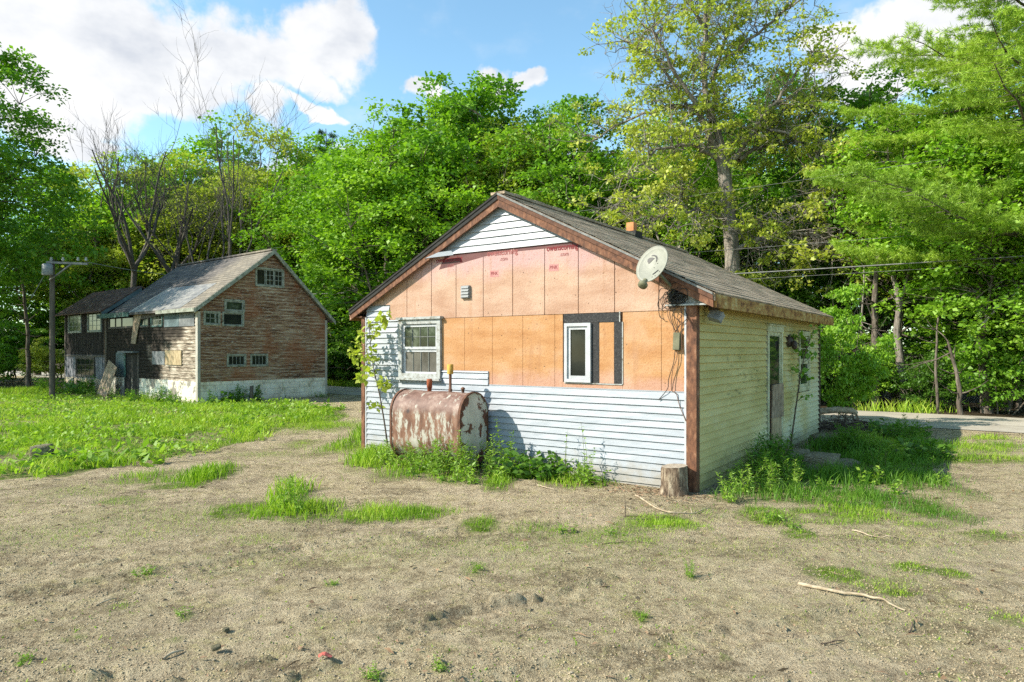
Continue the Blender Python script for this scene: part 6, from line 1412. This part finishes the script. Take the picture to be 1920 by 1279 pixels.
for px, py, s, k in ((540, 955, .8, 'tall2'), (555, 962, .7, 'tall2'), (525, 960, .55, 'low'), (1200, 1152, .30, 'low'), (890, 1062, .35, 'low'), (270, 1072, .4, 'low'), (345, 1152, .3, 'low'), (1295, 1078, .3, 'tall2'), (1150, 1005, .5, 'low'), (1060, 1000, .5, 'low'), (705, 1266, .35, 'low'), (830, 1252, .3, 'low'), (40, 1238, .3, 'low'), (625, 1090, .25, 'low'), (1490, 990, .5, 'low'), (1440, 975, .7, 'low'), (1370, 940, .7, 'tall2')):
    x, y = gp(px, py); weed(k, x, y, s, *lab7)

def sapling(name, label, pts, r, leaves, lsz, mat, bark, loc, rz, nb=8, seed=1, cl=0.10, per=7):
    rng = np.random.default_rng(seed); tb = TB(); P = np.array(pts, float); n = len(P)
    t = np.linspace(0, n-1, n*4); Q = np.stack([np.interp(t, np.arange(n), P[:, k]) for k in range(3)], -1); Q[1:-1] = (Q[:-2]+2*Q[1:-1]+Q[2:])/4
    tb.tube(Q, r*(1-.75*np.linspace(0, 1, len(Q))), 6); C = []
    for c in leaves:
        c = np.array(c, float); s0 = Q[np.argmin(np.linalg.norm(Q-c-[0, 0, -.15], axis=1))]; tb.tube(curve(s0, c, (0, 0, .02), 4, rng, .01), np.array([.35, .28, .2, .1])*r, 4); C.append(c)
    for i in range(nb):
        s0 = Q[rng.integers(len(Q)//3, len(Q))]; tb.tube(curve(s0, s0+rng.normal(0, .14, 3)+[0, 0, .12], (0, 0, 0), 4, rng, .01), np.array([.3, .22, .15, .06])*r, 4)
    V, rd = clump_leaves(np.array(C), np.full(len(C), cl), per, lsz, rng, .6, .5, aspect=.85)
    e = empty(name, loc, rz, label, 'sapling'); link('trunk', tb.mesh('trunk', MT[bark]), e); link('crown', leaf_mesh('crown', V, rd, MT[mat]), e); return e
o0 = hw(-5.45, -.30)
S = lambda px, py, off=.35: (hloc(px, py, off)-Vector((-5.45, -.30, 0)))[:]
sapling('sapling', 'leaning thin sapling with yellow green leaves at the left house corner', [S(729, 852), S(722, 800), S(712, 740), S(700, 690), S(694, 640), S(692, 600)], .016,
        [S(690, 610), S(684, 628), S(700, 625), S(676, 660), S(690, 668), S(664, 672), S(700, 676), S(682, 690), S(668, 645), S(694, 700), S(715, 598), S(712, 612), S(720, 590), S(722, 712), S(724, 722), S(718, 720), S(676, 708), S(700, 655), S(660, 660), S(704, 760)], .095, 'leaf_yellow', 'bark', (*o0, 0), HROT, 5, 3, .10, 14)
x0s, y0s = hw(.22, 4.95)
T = lambda px, py: tuple(np.array([(px-960)/F_*(y0s+.1), y0s+.1, HC-(py-HY)/F_*(y0s+.1)])-np.array([x0s, y0s, 0]))
sapling('sapling', 'bare thin sapling with few leaves beside the side door', [T(1482, 838), T(1490, 780), T(1497, 730), T(1503, 690), T(1512, 655), T(1524, 625)], .017,
        [T(1497, 632), T(1485, 630), T(1512, 645), T(1520, 628), T(1530, 640), T(1480, 682), T(1492, 690), T(1500, 697), T(1516, 706), T(1524, 668), T(1510, 744), T(1516, 740), T(1505, 660), T(1528, 612), T(1474, 628), T(1470, 820), T(1478, 812), T(1465, 835), T(1472, 800)], .10, 'leaf_maple', 'stick_dark', (x0s, y0s, 0), 0, 10, 8, .06, 6)
# tree stump against the corner
mb = MB(); rr = random.Random(3); n = 28; V = []; zs3 = [-.05, .03, .14, .28, .40, .43]; ph = [rr.uniform(-.014, .014) for _ in range(n)]
for k, z in enumerate(zs3):
    for i in range(n):
        a = 2*math.pi*i/n; r = .185*(1+.28*max(0, .14-z)/.19*(.5+.5*math.sin(a*3+1)))+ph[i]+rr.uniform(-.005, .005)-(.006 if k == 5 else 0); V.append((r*math.cos(a), r*math.sin(a), z+(.014*math.cos(a+1) if k > 3 else 0)))
mb.add(V, [(k*n+i, k*n+(i+1) % n, (k+1)*n+(i+1) % n, (k+1)*n+i) for k in range(5) for i in range(n)], 0, True)
ST = empty('tree_stump', (*hw(-.185, -.245), 0), 1.0, 'short weathered log stump standing at the corner post', 'stump')
mb.build('bark', MT['stump_bark'], ST); ST.scale = (.86, .86, .80)
mb = MB(); V = [(0, 0, .432)]; 
for r in (.06, .12, .182):
    for i in range(n):
        a = 2*math.pi*i/n; V.append(((r+ph[i]*r/.185)*math.cos(a), (r+ph[i]*r/.185)*math.sin(a), .430+.014*math.cos(a+1)*r/.185+rr.uniform(-.004, .004)))
mb.add(V, [(0, 1+i, 1+(i+1) % n) for i in range(n)]+[(1+k*n+i, 1+(k+1)*n+i, 1+(k+1)*n+(i+1) % n, 1+k*n+(i+1) % n) for k in range(2) for i in range(n)], 0, True); mb.build('cut_face', MT['stump_top'], ST)
# stones
def stone(x, y, sx, sy, sz, rz, label, seed, z=0.0, group=None):
    import bmesh
    bm = bmesh.new(); bmesh.ops.create_cube(bm, size=2); bmesh.ops.subdivide_edges(bm, edges=bm.edges, cuts=5, use_grid_fill=True)
    rg = np.random.default_rng(seed); ax_ = rg.normal(0, 1, (5, 3)); of = rg.uniform(0, 6, 5)
    for v in bm.verts:
        p = np.array(v.co); q = p/np.linalg.norm(p); p = p*.62+q*.42; p = p*(1+.07*sum(math.sin(2.6*(ax_[i]@p)+of[i]) for i in range(5))/2); v.co = Vector(p)
    me = bpy.data.meshes.new('stone'); bm.to_mesh(me); bm.free(); me.materials.append(MT['stone']); me.polygons.foreach_set('use_smooth', [True]*len(me.polygons))
    o = link('stone', me, None, (x, y, z+sz*.55), (0.05, -0.06, rz)); o.scale = (sx, sy, sz); return tag(o, label, 'stone', group)
def sp_(px, py): return gp(px, py)
x, y = gp(1488, 872); stone(x, y, .27, .21, .12, HROT+.2, 'mossy flat stone forming the step under the side door', 1, .05)
x, y = gp(1534, 880); stone(x, y, .30, .19, .12, HROT-.3, 'largest pale boulder right of the doorstep', 2, .05)
x, y = hw(.40, 2.75); stone(x, y, .19, .14, .07, HROT, 'flat grey stone in the weeds before the doorstep', 3, 0)
x, y = hw(1.25, 3.05); stone(x, y, .20, .13, .07, .5, 'small flat stone in front of the boulder', 4, 0)
x, y = hw(.42, 5.6); stone(x, y, .18, .15, .12, .2, 'dark stone under the far end of the siding', 5, 0)
x, y = hw(.95, 2.45); stone(x, y, .17, .11, .05, 1.0, 'half-buried pale slab below the steps', 6, 0)
x, y = gp(80, 862); stone(x, y, .15, .12, .13, .4, 'grey rock half hidden in the lawn grass', 7, 0.05)
x, y = gp(405, 1216); stone(x, y, .026, .02, .012, .4, 'small pale stone lying in the foreground dirt', 8, 0)
x, y = gp(424, 1182); stone(x, y, .018, .016, .011, .9, 'little round stone in the foreground dirt, behind the pale one', 9, 0)
# sticks on the ground
def stick(name, label, pts, r, mat, twigs=0, seed=0, zoff=.012):
    rng = np.random.default_rng(seed); P = np.array([(*gp(px, py), 0) for px, py in pts]); n = len(P); t = np.linspace(0, n-1, n*4)
    Q = np.stack([np.interp(t, np.arange(n), P[:, k]) for k in range(3)], -1); Q[1:-1] = (Q[:-2]+2*Q[1:-1]+Q[2:])/4
    Q[:, 2] = gz(Q[:, 0], Q[:, 1])+r*.8+zoff*np.sin(np.linspace(0, 3.1, len(Q))); o = Q[0].copy(); Q = Q-o
    tb = TB(); tb.tube(Q, r*(1-.55*np.linspace(0, 1, len(Q)))*rng.uniform(.85, 1.15, len(Q)), 7)
    for i in range(twigs):
        s0 = Q[rng.integers(1, len(Q))]; v = rng.normal(0, .16, 3); v[2] = abs(v[2])*.25; tb.tube(curve(s0, s0+v, (0, 0, .01), 4), np.array([.5, .4, .3, .15])*r, 4)
    return tag(link(name, tb.mesh(name, MT[mat]), None, tuple(o)), label, 'stick')
stick('stick', 'long pale stick lying on dirt at the right foreground', [(1497, 1095), (1560, 1110), (1610, 1117), (1650, 1128), (1697, 1140)], .014, 'stick_tan', 0, 1)
stick('fallen_branch', 'curved thin branch lying before the stump and clover', [(1190, 930), (1225, 952), (1260, 966), (1300, 965), (1330, 952)], .011, 'stick_tan', 6, 2)
stick('stick', 'thin pale stick at the right, near the shaded grass', [(1598, 996), (1640, 1010), (1690, 1013)], .008, 'stick_tan', 2, 3)
stick('stick', 'short dark stick on dirt at the lower left', [(306, 1232), (322, 1224), (344, 1215)], .010, 'stick_tan', 0, 4)
stick('stick', 'dark twig lying in the lower right foreground', [(1540, 1206), (1560, 1204), (1582, 1198)], .006, 'stick_dark', 2, 5)
stick('stick', 'short grey stick in the left middle of the yard', [(180, 1134), (205, 1126), (225, 1118)], .006, 'stick_tan', 0, 6)
stick('stick', 'curved dark twig at the right below the long stick', [(1705, 1182), (1710, 1172), (1712, 1162)], .006, 'stick_dark', 0, 7)
stick('stick', 'thin dark twig right of the center foreground', [(1128, 1020), (1180, 1018), (1210, 1020)], .005, 'stick_dark', 0, 8)
stick('stick', 'grey stick on the litter left of the stump', [(1008, 916), (1025, 920), (1040, 922)], .010, 'stick_tan', 0, 9)
# upright twig stuck in the ground
x, y = gp(1172, 970); tb = TB(); tb.tube(np.array([(0, 0, -.03), (.004, 0, .08), (-.002, 0, .19)]), [.006, .005, .003], 5); tb.tube(np.array([(0, 0, .012), (.08, -.02, .016), (.17, -.03, .012)]), [.008, .007, .005], 5)
tag(link('twig', tb.mesh('twig', MT['stick_dark']), None, (x, y, float(gz(x, y)))), 'dark twig standing upright in the dirt left of the clover', 'twig')
# faded red scrap in the foreground
x, y = gp(610, 1236); V = []; rng = np.random.default_rng(2)
for i in range(5):
    for j in range(4): V.append(((i-2)*.021*(1-.2*abs(j-1.5)/1.5), (j-1.5)*.017*(1-.22*abs(i-2)/2), .016+.012*math.sin(i*1.1)+.006*rng.random()))
mb = MB(); mb.add(V, [(i*4+j, (i+1)*4+j, (i+1)*4+j+1, i*4+j+1) for i in range(4) for j in range(3)]); mb.add([(a, b, c-.003) for a, b, c in V], [(i*4+j, i*4+j+1, (i+1)*4+j+1, (i+1)*4+j) for i in range(4) for j in range(3)])
tag(mb.build('red_scrap', MT['rag_red'], None, (x, y, float(gz(x, y))), (0, 0, .2)), 'faded red scrap lying on the foreground dirt', 'litter')
# brush pile by the far corner
tb = TB(); rng = np.random.default_rng(17)
for i in range(170):
    c = np.array([rng.normal(0, .42), rng.normal(0, .3), 0]); h = max(.03, .36*math.exp(-(c[0]/.55)**2-(c[1]/.45)**2)*rng.random()); a = rng.normal(-.3, .7); L = rng.uniform(.2, .75); v = np.array([math.cos(a), math.sin(a), rng.normal(0, .16)])*L
    p = np.array([c[0], c[1], h]); P = curve(p-v/2, p+v/2, rng.normal(0, .05, 3), 5); P[:, 2] = np.maximum(P[:, 2], .01); tb.tube(P, rng.uniform(.004, .014)*(1-.5*np.linspace(0, 1, 5)), 5)
x, y = gp(1585, 806); tag(link('brush_pile', tb.mesh('brush_pile', MT['stick_dark']), None, (x, y, 0)), 'heap of dry brush and sticks by the far house corner', 'brush pile')
tb = TB(); P = np.array([(-.75, 0, .28), (-.4, .02, .36), (0, 0, .40), (.3, -.02, .37), (.42, 0, .31)]); tb.tube(P, [.05, .07, .08, .075, .05], 9)
for i in range(16): s0 = P[rng.integers(0, 5)]; tb.tube(curve(s0, s0+np.array([rng.normal(0, .2), rng.normal(0, .12), -rng.uniform(.1, .3)]), (0, 0, .03), 4), [.015, .012, .008, .004], 4)
x, y = gp(1572, 800); tag(link('log', tb.mesh('log', MT['stick_tan']), None, (x, y, 0)), 'weathered log lying on the brush by the house corner', 'log')
# post by the barn and slab leaning at the wing
x, y = bw(.75, 1.45); tb = TB(); tb.tube(np.array([(0, 0, -.1), (0, 0, .3), (.01, 0, .56), (.01, 0, .565)]), [.065, .06, .062, .01], 9); tag(link('fence_post', tb.mesh('fence_post', MT['pole_wood']), None, (x, y, 0)), 'short grey wooden post before the white barn foundation', 'post')
mb = MB(); mb.box(-.35, .35, -.03, .03, -.35, .35, M=Matrix.Translation((-10.75, -.40, .24)) @ Matrix.Rotation(R(-35), 4, 'X') @ Matrix.Rotation(R(30), 4, 'Y'))
tag(mb.build('concrete_slab', MT['concrete_tan'], None, (BX, BY, 0), (0, 0, BROT)), 'broken tan slab leaning on the barn wing foundation', 'slab')
# utility pole with transformer at the left, overhead wires along the road
PYd = 24.0; PXd = (98-960)/F_*PYd; Z = lambda py: HC+(655-py)/F_*PYd; Xo = lambda px: (px-98)/F_*PYd
U = empty('utility_pole', (PXd, PYd, 0), 0, 'dark utility pole with crossarm and grey transformer left of barn', 'utility pole')
tb = TB(); tb.tube(np.array([(0, 0, -.3), (0, 0, 3.0), (0, 0, Z(486))]), [.10, .09, .08], 10); link('pole', tb.mesh('pole', MT['pole_wood']), U)
mb = MB(); mb.box(-.12, Xo(168), -.15, -.07, Z(494.5), Z(490.5)); mb.v = [(a, b, c-.06*(a > .5)) for a, b, c in mb.v]; mb.build('crossarm', MT['wire_grey'], U)
tb = TB(); tb.tube(np.array([(0, -.14, Z(526)), (Xo(138), -.12, Z(496))]), [.03, .03], 6); link('brace', tb.mesh('brace', MT['wire_grey']), U)
mb = MB(); mb.lathe((.05, -.32, Z(518)), [(.15, 0), (.17, .02), (.17, .36), (.12, .40)], 14); mb.build('transformer', MT['box_grey'], U)
mb = MB()
for px in (100, 122, 150, 165): mb.lathe((Xo(px), -.11, Z(490)), [(.03, 0), (.05, .05), (.03, .09), (.04, .13)], 8)
mb.build('insulator', MT['trim_weathered'], U)
tb = TB(); tb.tube(np.array([(0, 0, Z(490)), (Xo(70), -.3, Z(560))]), [.012, .012], 4); link('guy_wire', tb.mesh('guy_wire', MT['wire_grey']), U)
def wire(label, a0, z0, a1, z1, b, sag, r, n=40):
    t = np.linspace(0, 1, n); a = a0+(a1-a0)*t; z = z0+(z1-z0)*t-sag*4*t*(1-t); P = np.stack([a*E1[0]+b*EB[0], a*E1[1]+b*EB[1], z], -1); o = P[0].copy()
    tb = TB(); tb.tube(P-o, np.full(n, r), 5); tag(link('overhead_wire', tb.mesh('overhead_wire', MT['wire_grey']), None, tuple(o)), label, 'wire')
wire('thick overhead cable crossing the woods right of the house', -34, 4.7, 20, 4.35, 21.4, .35, .017)
wire('thinner overhead cable just below the thick one', -34, 4.55, 20, 4.28, 21.5, .42, .005)
wire('overhead wire above the thick cable at the right', -34, 5.6, 20, 5.05, 21.6, .35, .005)
wire('highest overhead wire crossing the half-dead maple', -34, 7.2, 20, 7.6, 21.8, .5, .005)
P0 = np.array([PXd+Xo(165), PYd-.1, Z(492)]); P1 = np.array([-13.0, 36.0, 5.7]); t = np.linspace(0, 1, 20)[:, None]; P = P0+(P1-P0)*t-np.array([0, 0, 1])*(.3*4*t*(1-t)); tb = TB(); tb.tube(P-P0, np.full(20, .012), 4)
tag(link('overhead_wire', tb.mesh('overhead_wire', MT['wire_grey']), None, tuple(P0)), 'thin wire running from the pole crossarm behind the barn', 'wire')
